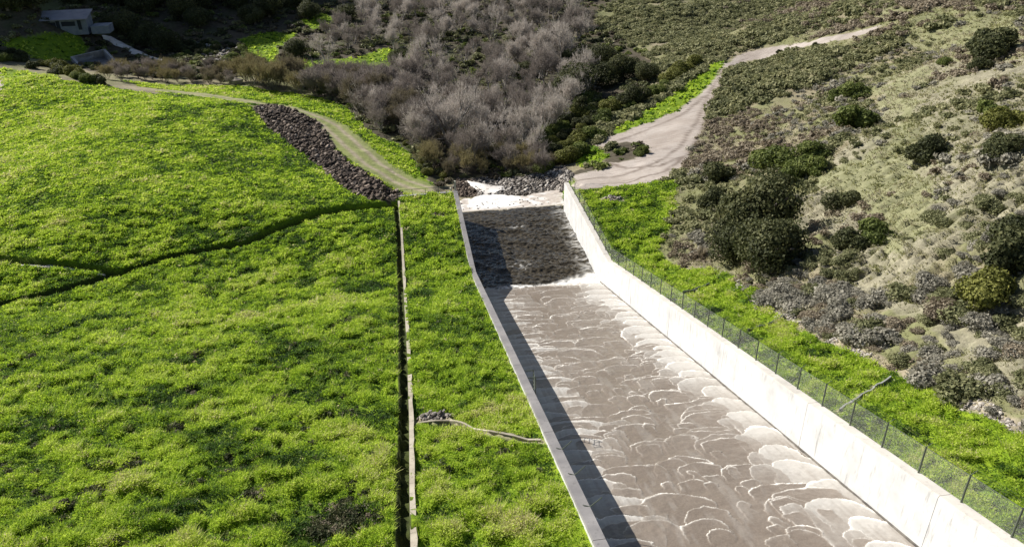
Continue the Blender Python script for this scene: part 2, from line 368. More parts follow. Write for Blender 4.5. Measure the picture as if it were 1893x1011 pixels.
def masks(s, t):
    js, jt = jit(s, t, 1.0); h = np.hypot(s, t)
    def U(zs, a=None):
        m = np.zeros(np.shape(s), bool)
        for z in zs: m |= inpoly(js, jt, z)
        return m
    g = U(Z_GRASS); d = U(Z_DIRT); r = U(Z_RIP)
    left = (t < 27.5)*(s < 117); right = (t < 33.5)*(s < 112)*(t > 26)
    d = d & ~U(Z_HUMP); wd2 = U(Z_HUMP)
    g = g | (left & (t < 7.6)) | right
    wd = (U(Z_WOOD) | wd2) & ~g & ~d & ~r
    dr, al = dpoly(s, t, ROAD)
    rut = np.exp(-((dr-1.5)/.6)**2)*.8+.55*sst(5.0, 3.0, dr)
    pe, _ = dpoly(*jit(s, t, .25, 1.2), [(q, float(np.interp(q, [28,31.7,36,43.4,49.7,59,77.7,84], [35.4,35.3,34.8,35.2,34.3,34,35.4,35.5]))+.3) for q in (24, 31.7, 36, 43.4, 49.7, 56)])
    rut = np.maximum(rut*(~r), 1.3*sst(.65, .35, pe))
    for q in SPOTS:
        e_, _ = dpoly(*jit(s, t, .12, 1.5), q[1]); rut = np.maximum(rut, 1.2*sst(q[0]+.2, q[0]-.1, e_))
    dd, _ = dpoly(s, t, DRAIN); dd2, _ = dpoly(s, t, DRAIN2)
    tr = np.maximum(sst(1.25, .8, dd), sst(1., .6, dd2))  # drain mask, also used to paint bank shade
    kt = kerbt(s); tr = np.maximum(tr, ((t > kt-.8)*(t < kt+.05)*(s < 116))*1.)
    bare = U(Z_BARE)
    wl = np.zeros(np.shape(s))
    for q in WHEEL: wl = np.maximum(wl, sst(.55, .2, dpoly(*jit(s, t, .35, .5), q)[0])*(.4+fbm(s*.5, t*.5, 62, 3)))
    return dict(wheel=wl, grass=(g & ~d & ~r & ~bare)*1., dirt=np.maximum(d | bare, 0)*1., rip=r*1., wood=wd*1., rut=rut, trench=tr)
MK = masks(GS, GT)
MK['pale'] = np.where(inpoly(*jit(GS, GT, 4, .1), Z_PALE[0]) | inpoly(*jit(GS, GT, 4, .1), Z_PALE[1]), 1., 0.)
MK['swale'] = np.where(inpoly(*jit(GS, GT, 4, .12), Z_SWALE[0]) | inpoly(*jit(GS, GT, 4, .12), Z_SWALE[1]), 1., 0.)
ROADR = poly([(1345,118),(1372,107),(1400,100),(1440,93),(1520,77),(1610,57)])
MK['dirt'] = np.maximum(MK['dirt'], (dpoly(*jit(GS, GT, .5), ROADR)[0] < 1.7)*1.)
def look(arr, s, t):
    i = np.clip(np.searchsorted(SS, s), 0, len(SS)-1); j = np.clip(np.searchsorted(TT, t), 0, len(TT)-1); return arr[i, j]
n = NT('ground_cover')
p = n.pos()
n1 = n.noise(.12, 5, .6); n2 = n.noise(.9, 6, .65); n3 = n.noise(5., 5, .6)
gr = n.mix(n.mr(n1, .35, .65), (.07,.14,.014), (.17,.26,.016))
gr = n.mix(n.mr(n2, .35, .7), gr, (.22,.30,.02)); gr = n.mix(n.mr(n3, .45, .72, 0, .75), gr, (.02,.045,.01))
dry = n.mix(n.mr(n2, .3, .7), (.17,.145,.095), (.29,.26,.18)); dry = n.mix(n.mr(n1, .42, .58, 0, .8), dry, (.17,.185,.08)); dry = n.mix(n.mr(n3, .5, .7, 0, .6), dry, (.10,.09,.06))
pale = n.mix(n.mr(n2, .35, .65), (.20,.185,.13), (.32,.30,.215)); pale = n.mix(n.mr(n3, .45, .7, 0, .7), pale, (.13,.12,.09)); pale = n.mix(n.mr(n1, .5, .62, 0, .5), pale, (.18,.185,.10))
swale = n.mix(n.mr(n2, .3, .7), (.15,.16,.075), (.26,.26,.15))
dirt = n.mix(n.mr(n1, .3, .7), (.29,.25,.22), (.40,.36,.33))
stv = n.n('Mapping', {'Vector': p, 'Rotation': (0, 0, .9), 'Scale': (.25, 2.2, 1)}).outputs[0]
dirt = n.mix(n.mr(n.noise(.8, 5, .6, stv), .5, .68, 0, .7), dirt, (.23,.19,.165)); dirt = n.mix(n.mr(n3, .5, .8, 0, .5), dirt, (.46,.42,.385))
rip = n.mix(n.mr(n3, .3, .7), (.014,.011,.010), (.06,.05,.042))
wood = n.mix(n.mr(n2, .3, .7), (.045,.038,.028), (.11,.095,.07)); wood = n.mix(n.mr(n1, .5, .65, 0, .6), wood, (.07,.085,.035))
def J(name, soft=True): return n.attr(name)
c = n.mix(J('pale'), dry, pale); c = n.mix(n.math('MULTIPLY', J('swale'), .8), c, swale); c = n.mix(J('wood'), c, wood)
c = n.mix(J('grass'), c, gr); c = n.mix(J('dirt'), c, dirt); c = n.mix(n.math('MULTIPLY', J('wheel'), J('dirt')), c, (.17,.14,.12)); c = n.mix(J('rip'), c, rip)
c = n.mix(n.math('MULTIPLY', J('rut'), .75), c, n.mix(n.mr(n2, .35, .65), (.25,.215,.145), (.38,.33,.25))); c = n.mix(n.math('MULTIPLY', J('trench'), .85), c, (.022,.022,.014))  # drains and ditch coloured near-black; in the drains this stands for bank shade
bmp = n.math('ADD', n.math('MULTIPLY', n2, .5), n.math('MULTIPLY', n3, .3))
MAT['ground'] = n.done(n.bsdf(c, .95, .1, bmp, .35, .55))
ns, ntt = GS.shape
idx = np.arange(ns*ntt).reshape(ns, ntt)
Fg = np.stack([idx[:-1, :-1], idx[:-1, 1:], idx[1:, 1:], idx[1:, :-1]], -1).reshape(-1, 4)
Fg = Fg[:, ::-1]
V = W(GS, GT, 0).reshape(-1, 3); V[:, 2] = GZ.ravel()
# drop the part of the sheet inside the channel
fs = GS.ravel()[Fg].mean(1); ft = GT.ravel()[Fg].mean(1)
Fg = Fg[~((ft > TLO+.3)*(ft < TRO-.2)*(fs < 119))]
gm = mesh('ground', V, Fg, MAT['ground'], {k: v.ravel() for k, v in MK.items()}, smooth=True)
if gm.polygons[0].normal.z < 0: gm.flip_normals()
obj('ground', gm, kind='structure')

# ------------------------------------------------------------------ spillway walls
def prof_wall(name, t0, t1, depth, side_mat, top_mat, label, joints):
    """a wall between t0 and t1, following the chute and then level along the basin"""
    root = empty(name, tuple(W(60, (t0+t1)/2, -44)), label=label, category='spillway wall')
    inv = -np.array(root.location)
    edges = [8]+joints+[118.]
    for a, b in zip(edges[:-1], edges[1:]):
        a2, b2 = a+.02, b-.02
        st = [a2]+[q for q in np.arange(math.ceil(a2), b2, 2.)]+[b2]; st = sorted(set(st))
        m = MB(); top = MB()
        for q0, q1 in zip(st[:-1], st[1:]):
            def sec(q, e=0.):
                zt = float(max(C0-M*q, ZB)); zb = float(max(C0-M*q, ZB))-depth(q)
                return zt, zb
            (za, ba), (zb_, bb) = sec(q0), sec(q1)
            m.hexa([W(q0, t0, ba)+inv, W(q0, t1, ba)+inv, W(q1, t1, bb)+inv, W(q1, t0, bb)+inv, W(q0, t0, za-.12)+inv, W(q0, t1, za-.12)+inv, W(q1, t1, zb_-.12)+inv, W(q1, t0, zb_-.12)+inv])
            c_ = .05
            top.hexa([W(q0, t0+.002, za-.12)+inv, W(q0, t1-.002, za-.12)+inv, W(q1, t1-.002, zb_-.12)+inv, W(q1, t0+.002, zb_-.12)+inv, W(q0, t0+c_, za)+inv, W(q0, t1-c_, za)+inv, W(q1, t1-c_, zb_)+inv, W(q1, t0+c_, zb_)+inv])
        m.build('wall_panel', side_mat, root); top.build('wall_cap', top_mat, root)
    core = MB()
    st = list(np.arange(8.2, 117.9, 2.3))+[117.8]
    for q0, q1 in zip(st[:-1], st[1:]):
        z0 = float(max(C0-M*q0, ZB))-.16; z1 = float(max(C0-M*q1, ZB))-.16
        core.hexa([W(q0, t0+.06, z0-depth(q0)+.2)+inv, W(q0, t1-.06, z0-depth(q0)+.2)+inv, W(q1, t1-.06, z1-depth(q1)+.2)+inv, W(q1, t0+.06, z1-depth(q1)+.2)+inv,
                   W(q0, t0+.06, z0)+inv, W(q0, t1-.06, z0)+inv, W(q1, t1-.06, z1)+inv, W(q1, t0+.06, z1)+inv])
    core.build('wall_core', MAT['dark'], root)
    wb = MB(); a, b_ = (t1+.002, t1+.12) if t0 == TLO else (t0-.13, t0-.002)
    for q0, q1 in zip(np.arange(9., 93, 1.5), np.arange(10.5, 94.5, 1.5)):
        z0, z1 = C0-M*q0-HW, C0-M*q1-HW
        wb.hexa([W(q0, a, z0-.3)+inv, W(q0, b_, z0-.3)+inv, W(q1, b_, z1-.3)+inv, W(q1, a, z1-.3)+inv, W(q0, a, z0+.13)+inv, W(q0, b_, z0+.10)+inv, W(q1, b_, z1+.10)+inv, W(q1, a, z1+.13)+inv])
    wb.build('wet_footing', MAT['wet'], root)
    return root
dep = lambda q: HW+.8+max(0, min(2., (q-88)*.3))
JT = [13.2, 26.5, 39.3, 52.8, 66.1, 79.2, 92.4, 105.5]
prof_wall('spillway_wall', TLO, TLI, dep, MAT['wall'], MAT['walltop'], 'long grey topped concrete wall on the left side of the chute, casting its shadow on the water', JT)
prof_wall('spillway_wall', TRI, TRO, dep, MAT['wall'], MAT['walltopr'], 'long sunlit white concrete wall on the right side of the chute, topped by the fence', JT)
# chute floor
m = MB()
for q0, q1 in ((6, 60), (60, 106)):
    m.hexa([W(q0, TLI-.1, C0-M*q0-HW-1), W(q0, TRI+.1, C0-M*q0-HW-1), W(q1, TRI+.1, C0-M*q1-HW-1), W(q1, TLI-.1, C0-M*q1-HW-1),
            W(q0, TLI-.1, C0-M*q0-HW-.12), W(q0, TRI+.1, C0-M*q0-HW-.12), W(q1, TRI+.1, C0-M*q1-HW-.12), W(q1, TLI-.1, C0-M*q1-HW-.12)])
m.build('chute_slab', MAT['floor'], kind='structure')
m = MB()
m.hexa([W(118.9, TLI-.3, -58), W(118.9, TRI+.3, -58), W(121.2, TRI+.3, -58), W(121.2, TLI-.3, -58), W(119.9, TLI-.3, -54.93), W(119.9, TRI+.3, -54.93), W(120.7, TRI+.3, -54.98), W(120.7, TLI-.3, -54.98)])
m.build('end_sill', MAT['kerb'], label='pale concrete sill at the far end of the dark basin, water spilling over it', category='sill')

# ------------------------------------------------------------------ water of the chute: roll waves
rng = np.random.default_rng(11)
sS = np.arange(14, 98.5, .062); tS = np.append(np.arange(TLI+.0, TRI-.10, .054), TRI-.10)
s2, t2 = np.meshgrid(sS, tS, indexing='ij')
foam = np.zeros_like(s2); hh = np.zeros_like(s2); milk = np.zeros_like(s2)
wS = s2+.9*(fbm(s2*.55, t2*.55, 141, 3)-.5)+.26*(fbm(s2*2.8, t2*2.8, 143, 3)-.5)
wT = t2+.9*(fbm(s2*.55, t2*.55, 142, 3)-.5)+.26*(fbm(s2*2.8, t2*2.8, 144, 3)-.5)
brk = fbm(s2*.9, t2*.9, 145, 3)
lobes = []       # (front s, centre t, half width, depth, line strength, line width, milk, tail, exponent)
b = 10.
while b < 97:    # open water: low scales, many of them faint
    c = TLI+2.5+rng.uniform(0, 2)
    while c < TRI-2.5:
        a = .35+2.0*rng.random()**1.6; lobes.append((b+rng.uniform(-1.4, 1.4), c, a, a*rng.uniform(.4, 1.), rng.uniform(.5, 1.5), rng.uniform(.045, .08), rng.uniform(0, .12), rng.uniform(.3, 1.6), rng.uniform(1.8, 2.3), .22)); c += a*rng.uniform(1.3, 4.2)
    b += rng.uniform(.8, 1.5)
b = 10.
while b < 98:    # tongues along the right wall
    q = rng.uniform(1.9, 4.6); a = q/2+.35; lobes.append((b, TRI-q/2-.1, a, a*rng.uniform(1.1, 1.9), 1.15, rng.uniform(.07, .11), rng.uniform(.9, 1.2), rng.uniform(2.2, 4.), rng.uniform(1.9, 2.4), .75))
    if rng.random() < .6: a2 = rng.uniform(.6, 1.1); lobes.append((b-rng.uniform(.2, 1.5), TRI-q-a2*.5, a2, a2*rng.uniform(1.2, 2.), .8, .05, .45, 1.6, 2.4, .6))
    b += rng.uniform(1.2, 3.1)
b = 10.8
while b < 98:    # and along the left wall, shorter, half of them in its shadow
    q = rng.uniform(3.4, 6.0); a = q/2+.4; lobes.append((b, TLI+q/2-.3, a, a*rng.uniform(.5, .95), 1.05, rng.uniform(.05, .08), rng.uniform(.8, 1.2), rng.uniform(1.6, 3.0), rng.uniform(2.1, 2.7), .35))
    if rng.random() < .5: a2 = rng.uniform(.6, 1.3); lobes.append((b-rng.uniform(.1, 1.), TLI+q+a2*.3, a2, a2*rng.uniform(.8, 1.4), .75, .045, .35, 1.4, 2.4, .3))
    b += rng.uniform(1.5, 2.5)
lobes.sort(key=lambda q: -q[0])
for (f0, tc, a, h, stg, lw, mk, tail, pw, sd) in lobes:
    i0, i1 = np.searchsorted(sS, (f0-h-tail*1.6-.8, f0+.9)); j0, j1 = np.searchsorted(tS, (tc-a-.7, tc+a+.7))
    if i1-i0 < 3 or j1-j0 < 3: continue
    sl = (slice(i0, i1), slice(j0, j1)); u = (wT[sl]-tc)/a; v = (wS[sl]-(f0-h))/h; vp = np.maximum(v, 0)
    Fq = (np.abs(u)**pw+vp**pw)**(1/pw)+1e-6; g_ = np.sqrt((u/a)**2+(vp/h)**2)/Fq+1e-6; dist = (1-Fq)/g_
    inn = dist > 0; vm = -v*h; fade = np.where(v > 0, 1., np.clip(1-vm/(tail*1.5), 0, 1)); fade = fade*fade*(3-2*fade)
    own = np.where(inn, np.exp(-(np.maximum(dist, 0)/(lw*(.5+1.1*brk[sl])))**1.5), 0)*stg*np.clip(.25+2.2*(brk[sl]-.25), .12, 1.1)*fade**1.3*(sd+(1-sd)*np.clip(vp/h/(g_*Fq), 0, 1)**.8)
    cov = inn*fade; m_ = mk*np.exp(-np.maximum(f0-wS[sl], 0)/tail)*(.9+.25*np.exp(-np.maximum(dist, 0)/.35))
    foam[sl] = foam[sl]*(1-.92*cov)+own; milk[sl] = milk[sl]*(1-.9*cov)+m_*cov
    hh[sl] = hh[sl]*(1-.6*cov)+cov*(.015+.04*stg*np.exp(-np.maximum(dist, 0)/.5))
foam = np.clip(foam, 0, 1.1)
strk = fbm(s2*.35, t2*6., 61, 4); milk = milk*np.clip(.35+1.2*strk+.3*sst(20, 24, t2), 0, 1.25); fine_ = fbm(s2*5., t2*5., 62, 3)
milk = np.minimum(milk*(.75+.5*fine_), .95)
milk = np.maximum(milk, .16*sst(.55, .75, fbm(s2*.5, t2*2.2, 66, 4)))
hh += (fbm(s2*2.2, t2*2.2, 71, 4)-.5)*.07+(fbm(s2*.35, t2*.5, 72, 2)-.5)*.10
edge = sst(1.1, .15, TRI-t2)*sst(.35, .6, fbm(s2*1.2, t2*6, 81, 3)); milk = np.maximum(milk, edge*.7)
tw = sst(14, 24, t2)
toe = sst(93.6-1.2*tw, 94.6, s2)*sst(.35, .6, fbm(s2*1.2, t2*1.2, 88, 4)+.3*tw); foam = np.maximum(foam, toe)
foam = np.maximum(foam, (.5+.4*tw)*sst(.5+1.3*tw, .1, np.abs(s2-93.9+.06*(t2-17)-1.2*(fbm(t2*.5, t2*0, 5, 3)-.5)))*fbm(s2*2.5, t2*2.5, 99, 3)*1.4)
zz = C0-M*s2-HW+hh
nS, nT = s2.shape; idx = np.arange(nS*nT).reshape(nS, nT)
Fw = np.stack([idx[:-1, :-1], idx[1:, :-1], idx[1:, 1:], idx[:-1, 1:]], -1).reshape(-1, 4)
V = W(s2, t2, 0).reshape(-1, 3); V[:, 2] = zz.ravel()
n = NT('muddy_chute_water')
na = n.noise(.25, 5, .6); nb = n.noise(9, 5, .65)
col = n.mix(n.mr(na, .3, .7), (.14,.112,.088), (.19,.157,.128))
col = n.mix(n.mr(nb, .42, .7, 0, .5), col, (.24,.20,.165))
col = n.mix(n.math('MULTIPLY', n.attr('milk'), .9), col, (.44,.425,.40))
col = n.mix(n.math('MINIMUM', n.attr('foam'), 1.), col, (.82,.80,.75))
rg = n.mr(n.attr('foam'), 0, .6, .28, .8)
MAT['chute_water'] = n.done(n.bsdf(col, rg, .35, n.math('ADD', nb, n.math('MULTIPLY', n.noise(2.5, 4), 1.5)), .03, .45))
wm = mesh('chute_water', V, Fw, MAT['chute_water'], {'foam': foam.ravel(), 'milk': np.clip(milk, 0, 1).ravel()}, smooth=True)
if wm.polygons[0].normal.z < 0: wm.flip_normals()
obj('chute_water', wm, kind='structure')

# pool of the stilling basin
sP = np.arange(93.3, 120.25, .09); tP = np.arange(TLI, TRI+.001, .11); s3, t3 = np.meshgrid(sP, tP, indexing='ij')
wv = (fbm(s3*.75+t3*.25, t3*.32, 41, 4)-.5)*.75+(fbm(s3*2.6, t3*1.5, 42, 4)-.5)*.34
chop = .35+.65*sst(121, 112, s3)
zz = ZW+wv*chop*1.1
fp = sst(.56, .78, fbm(s3*1.6, t3*.8, 44, 4))*.30*sst(24, 26, t3)*.9
fp = np.maximum(fp, sst(.52, .66, fbm(s3*2.2, t3*1.6, 46, 4))*np.exp(-((s3-100.6)/1.0)**2-((t3-15.7)/1.2)**2)*.8)
fp = np.maximum(fp, sst(.52, .68, fbm(s3*2.2, t3*1.6, 47, 4))*np.exp(-((s3-113.3)/.5)**2-((t3-17.2)/1.)**2)*.5)
fp = np.maximum(fp, sst(94.6+1.4*sst(16, 24, t3), 93.7, s3+.9*(fbm(t3*.6, t3*0, 6, 3)-.5)*2-1.0*sst(19, 25, t3))*sst(.25, .6, fbm(s3*1.7, t3*1.7, 48, 4)+.25*sst(16, 24, t3)))
sg = sst(TRI-2.8, TRI-.3, t3)*sst(.4, .65, fbm(s3*2.2, t3*1.2, 49, 4)); fp = np.maximum(fp, sg*.40)
nS, nT = s3.shape; idx = np.arange(nS*nT).reshape(nS, nT)
Fw = np.stack([idx[:-1, :-1], idx[1:, :-1], idx[1:, 1:], idx[:-1, 1:]], -1).reshape(-1, 4)
V = W(s3, t3, 0).reshape(-1, 3); V[:, 2] = zz.ravel()
n = NT('dark_pool_water'); nb = n.noise(2.5, 5, .6)
col = n.mix(n.mr(nb, .35, .7), (.014,.011,.006), (.085,.07,.045)); col = n.mix(n.attr('foam'), col, (.80,.79,.76))
MAT['pool'] = n.done(n.bsdf(col, n.mr(n.attr('foam'), 0, .6, .12, .8), .5, n.noise(7, 4), .03, .5))
pm = mesh('basin_water', V, Fw, MAT['pool'], {'foam': fp.ravel()}, smooth=True)
if pm.polygons[0].normal.z < 0: pm.flip_normals()
obj('basin_water', pm, kind='structure')

# shallow run over the apron and the torrent among the rocks
sA = np.arange(120.2, 131, .12); tA = np.arange(6., 27.6, .12); s4, t4 = np.meshgrid(sA, tA, indexing='ij')
bw = fbm(s4*.9, t4*.6, 52, 4)
zz = ZW-.06-.055*(s4-120)-.45*sst(127, 130, s4)+(fbm(s4*2, t4*1.2, 53, 4)-.5)*.16
farE = 125.0+4.5*np.exp(-((t4-14.)/3.2)**2)+1.4*sst(12, 22, t4)+(fbm(t4*.7, t4*0, 54, 3)-.5)*2.5+2.5*sst(23, 26, t4)
zz = zz-1.6*sst(farE, farE+1.4, s4)
fo = sst(.35, .6, bw+.30*np.exp(-((t4-14)/4.)**2)-.1*sst(17, 22, t4)+.0*s4)*sst(120.6, 121.8, s4)
fo = np.maximum(fo, .55*sst(121.6, 120.2, s4))
nS, nT = s4.shape; idx = np.arange(nS*nT).reshape(nS, nT)
Fw = np.stack([idx[:-1, :-1], idx[1:, :-1], idx[1:, 1:], idx[:-1, 1:]], -1).reshape(-1, 4)
V = W(s4, t4, 0).reshape(-1, 3); V[:, 2] = zz.ravel()
n = NT('pale_run_water'); col = n.mix(n.noise(.5, 5), (.36,.31,.27), (.60,.54,.48)); col = n.mix(n.attr('foam'), col, (.74,.72,.69))
MAT['run'] = n.done(n.bsdf(col, .5, .3, n.noise(4, 5), .06, .5))
am = mesh('stream', V, Fw, MAT['run'], {'foam': fo.ravel()}, smooth=True)
if am.polygons[0].normal.z < 0: am.flip_normals()
obj('stream', am, kind='structure')

# ------------------------------------------------------------------ torrents as ribbons
def ribbon(name, pts, widths, mat, lift=.25, kind='structure', noise=.25):
    P_ = [(np.array(p), wd) for p, wd in zip(pts, widths)]
    path = []
    for (p, a), (q, b_) in zip(P_[:-1], P_[1:]):
        k = max(2, int(np.linalg.norm(q-p)/.6))
        for i in range(k): path.append((p+(q-p)*i/k, a+(b_-a)*i/k))
    path.append(P_[-1]); c = np.array([p for p, _ in path]); wd = np.array([w_ for _, w_ in path])
    d = np.gradient(c, axis=0); d /= np.linalg.norm(d, axis=1)[:, None]; nn = np.stack([-d[:, 1], d[:, 0]], -1)
    K_ = 9; V = []; fm = []
    for i in range(len(c)):
        for j in range(K_):
            u = (j/(K_-1)-.5)*wd[i]*(1+noise*(vn(np.array(i*.4), np.array(j*.0+3.))-.5)*2)
            s, t = c[i]+nn[i]*u
            V.append((s, t, float(hz(s, t))+lift*(1-.9*(2*abs(j/(K_-1)-.5))**2)+.12*float(vn(np.array(s*2), np.array(t*2))))); fm.append(.3+.8*float(vn(np.array(s*1.3), np.array(t*1.3))))
    V = np.array(V); X = W(V[:, 0], V[:, 1], 0); X[:, 2] = V[:, 2]
    ix = np.arange(len(V)).reshape(len(c), K_); Fr = np.stack([ix[:-1, :-1], ix[1:, :-1], ix[1:, 1:], ix[:-1, 1:]], -1).reshape(-1, 4)
    me = mesh(name, X, Fr, mat, {'foam': np.clip(fm, 0, 1)}, smooth=True)
    if me.polygons[0].normal.z < 0: me.flip_normals()
    return obj(name, me, kind=kind)
ribbon('torrent', [at(922,358), at(906,353), at(890,347), at(875,342), at(864,338)], [6.5, 5.0, 3.2, 1.8, .6], MAT['run'], .45, noise=.7)
ribbon('rapids', [at(190,72), at(205,74), at(222,84), at(240,92), at(262,104), at(285,112), at(312,121)], [2.2, 3, 4.6, 3.4, 2., 1.5, 1.8], MAT['run'], .9, noise=.6)

# ------------------------------------------------------------------ leafy building blocks
def tri_cloud(C, size, rng, up=.0, asp=1.7, N=None):
    """one small leaf spray (a bent quad split in 2 triangles) per centre"""
    k = len(C); d = rng.normal(size=(k, 3))
    if N is not None: d = d*.55+N
    d[:, 2] += up; d /= np.linalg.norm(d, axis=1)[:, None]
    a = rng.normal(size=(k, 3)); a -= (a*d).sum(1)[:, None]*d; a /= np.linalg.norm(a, axis=1)[:, None]; b_ = np.cross(d, a)
    sz = (size*rng.uniform(.6, 1.4, k))[:, None]
    V = np.stack([C-a*sz*.5, C+b_*sz*asp*.45+d*sz*.18, C+a*sz*.5, C-b_*sz*asp*.45+d*sz*.1], 1).reshape(-1, 3)
    i = np.arange(k)*4; Ff = np.vstack([np.stack([i, i+1, i+2], 1), np.stack([i, i+2, i+3], 1)])
    return V, Ff
def crown(seed, n_leaf, r, size, lobes=9, flat=.8, base=.0, inner=.25):
    """leaf clumps over a lumpy crown; returns verts, faces, tint; unit: r radius, base at z=base"""
    g = np.random.default_rng(seed); C = []; T = []; N = []
    for i in range(lobes):
        th = g.uniform(0, 2*np.pi); q = r*.62*math.sqrt(g.uniform(.05, 1)) if i else 0
        c = np.array([q*math.cos(th), q*math.sin(th), g.uniform(.35, .95)*r*flat]); R = r*g.uniform(.32, .58); tl = g.uniform(-.16, .16)
        k = int(n_leaf/lobes); d = g.normal(size=(k, 3)); d[:, 2] = d[:, 2]*.9+.15; d /= np.linalg.norm(d, axis=1)[:, None]
        rad = R*np.where(g.random(k) < inner, g.uniform(.3, .9, k), g.uniform(.86, 1.10, k)*(1+.22*(vn(d[:, 0]*3+i, d[:, 1]*3+d[:, 2]*3, seed)-.5)*2))
        pp = c+d*rad[:, None]*np.array([1, 1, flat*1.05]); C.append(pp); N.append(d); T.append(np.clip(.5+tl+g.normal(0, .16, k), 0, 1))
    C = np.vstack(C); T = np.hstack(T); N = np.vstack(N); keep = C[:, 2] > -.05*r; C = C[keep]; T = T[keep]; N = N[keep]; C[:, 2] += base
    V, Ff = tri_cloud(C, size, g, 0, 1.7, N); return V, Ff, np.repeat(T, 4)
def crown_mesh(name, mat, *a, **k):
    V, Ff, T = crown(*a, **k); return mesh(name, V, Ff, mat, T)
def bare_tree(seed, H, spread=.42, depth=6, twigw=.035, mat=None, multi=1, bark=None, thick=.02, dens_=4):
    g = np.random.default_rng(seed); tk = MB(); tw = []; T = []
    def grow(p, d, L, r, lv):
        bend = g.normal(0, .12, 3); q = p+d*L*.5; d2 = d+bend; d2 /= np.linalg.norm(d2); e = q+d2*L*.5
        if lv <= 3: tk.tube(p, q, r, r*.85, 5 if lv < 2 else 4); tk.tube(q, e, r*.85, r*.7, 5 if lv < 2 else 4)
        else:
            for a_, b_, rr in ((p, q, r), (q, e, r*.8)):
                sd = np.cross(b_-a_, g.normal(size=3)); sd /= np.linalg.norm(sd)+1e-9; wv_ = sd*max(rr, twigw)
                tw.append((a_-wv_, a_+wv_, b_)); T.append(np.clip(g.normal(.35+.08*lv, .13), 0, 1))
        if lv >= depth: return
        k = 2 if lv < 1 else g.integers(1, dens_)
        for i in range(k+1):
            f = 1. if i == 0 else g.uniform(.35, 1.); o = (p+d*L*.5+(e-q)*(2*f-1)) if f > .5 else p+d*L*f
            sp_ = spread*(0.5 if i == 0 else g.uniform(.7, 1.35)); nd = d2+g.normal(0, sp_, 3); nd[2] += .22+.05*lv; nd /= np.linalg.norm(nd)
            grow(o, nd, L*g.uniform(.68, .92), r*(.68 if i == 0 else g.uniform(.4, .6)), lv+1)
    for m_ in range(multi):
        th = g.uniform(0, 6.3)+m_*6.28/multi; o = np.array([0., 0, -.3]); d = np.array([math.cos(th), math.sin(th), 2.4 if multi > 1 else 9.]); d /= np.linalg.norm(d)
        grow(o, d, H*(.19 if multi < 3 else .25)*g.uniform(.85, 1.1), H*thick, 0)
    V = np.array(tw).reshape(-1, 3); Ff = np.arange(len(V)).reshape(-1, 3)
    me1 = mesh('trunk', np.vstack(tk.v), np.vstack(tk.f), bark or MAT['pbark'], smooth=True)
    me2 = mesh('crown', V, Ff, mat or MAT['twig'], np.repeat(T, 3))
    return me1, me2
def oak_trunk(seed, H, R):
    g = np.random.default_rng(seed); m = MB(); m.tube((0,0,-.6), (0,0,H*.35), R*.11, R*.085, 7)
    for i in range(6):
        th = i*1.05+g.uniform(-.3, .3); q = np.array([math.cos(th)*R*.3, math.sin(th)*R*.3, H*.55]); e = np.array([math.cos(th)*R*.62, math.sin(th)*R*.62, H*g.uniform(.6, .85)])
        m.tube((0,0,H*.3), q, R*.06, R*.045, 5); m.tube(q, e, R*.045, R*.02, 5)
    return mesh('trunk', np.vstack(m.v), np.vstack(m.f), MAT['bark'], smooth=True)
def place(root, s, t, sc=1., rz=0., dz=-.15, zs=None):
    z = float(hz(s, t))+dz; x, y = wxy(s, t); root.location = (float(x), float(y), z); root.rotation_euler = (0, 0, rz); root.scale = (sc, sc, sc*(zs or 1))
def maketree(name, tm, cm):
    r = empty(name, (0, 0, 0)); obj('trunk', tm, r); obj('crown', cm, r); return r
class Proto:
    """the first placement uses the thing itself, later ones copy it and each of its parts"""
    def __init__(s, root): s.r = root; s.used = False; s.ch = [q for q in bpy.data.objects if q.parent == root]
    def new(s):
        if not s.used: s.used = True; return s.r
        c = s.r.copy(); link(c)
        for k in list(c.keys()): del c[k]
        for q in s.ch: d = q.copy(); link(d); d.parent = c
        return c
RG = np.random.default_rng(5)
def put(proto, px, py, sc, label, cat, group=None, zs=None, ground=None):
    o = proto.new(); s, t = ground or at(px, py)
    place(o, s, t, sc, RG.uniform(0, 6.28), zs=zs); o['label'] = label; o['category'] = cat
    if group: o['group'] = group
    elif 'group' in o.keys(): del o['group']
    return o
def oakproto(seed, mat='oak', n_leaf=11000, size=.205, flat=.85):
    return Proto(maketree('oak_tree', oak_trunk(seed, 5., 4.), crown_mesh('crown', MAT[mat], seed, n_leaf, 4., size, lobes=11, flat=flat, base=.6)))
def bushproto(seed, mat, n_leaf=1500, size=.2, name='shrub', flat=.8, lobes=7):
    return Proto(obj(name, crown_mesh(name, MAT[mat], seed, n_leaf, 1., size, lobes=lobes, flat=flat, base=-.1)))
OAK = [oakproto(1), oakproto(2), oakproto(3)]
BUSHG = [bushproto(21, 'bush', 6500, .075, 'round_bush'), bushproto(22, 'bush', 6500, .075, 'round_bush')]
BUSHD = [bushproto(23, 'oak', 6500, .075, 'dark_bush'), bushproto(24, 'oak', 6500, .075, 'dark_bush')]
BUSHY = [bushproto(25, 'yellow', 6000, .075, 'yellow_bush')]

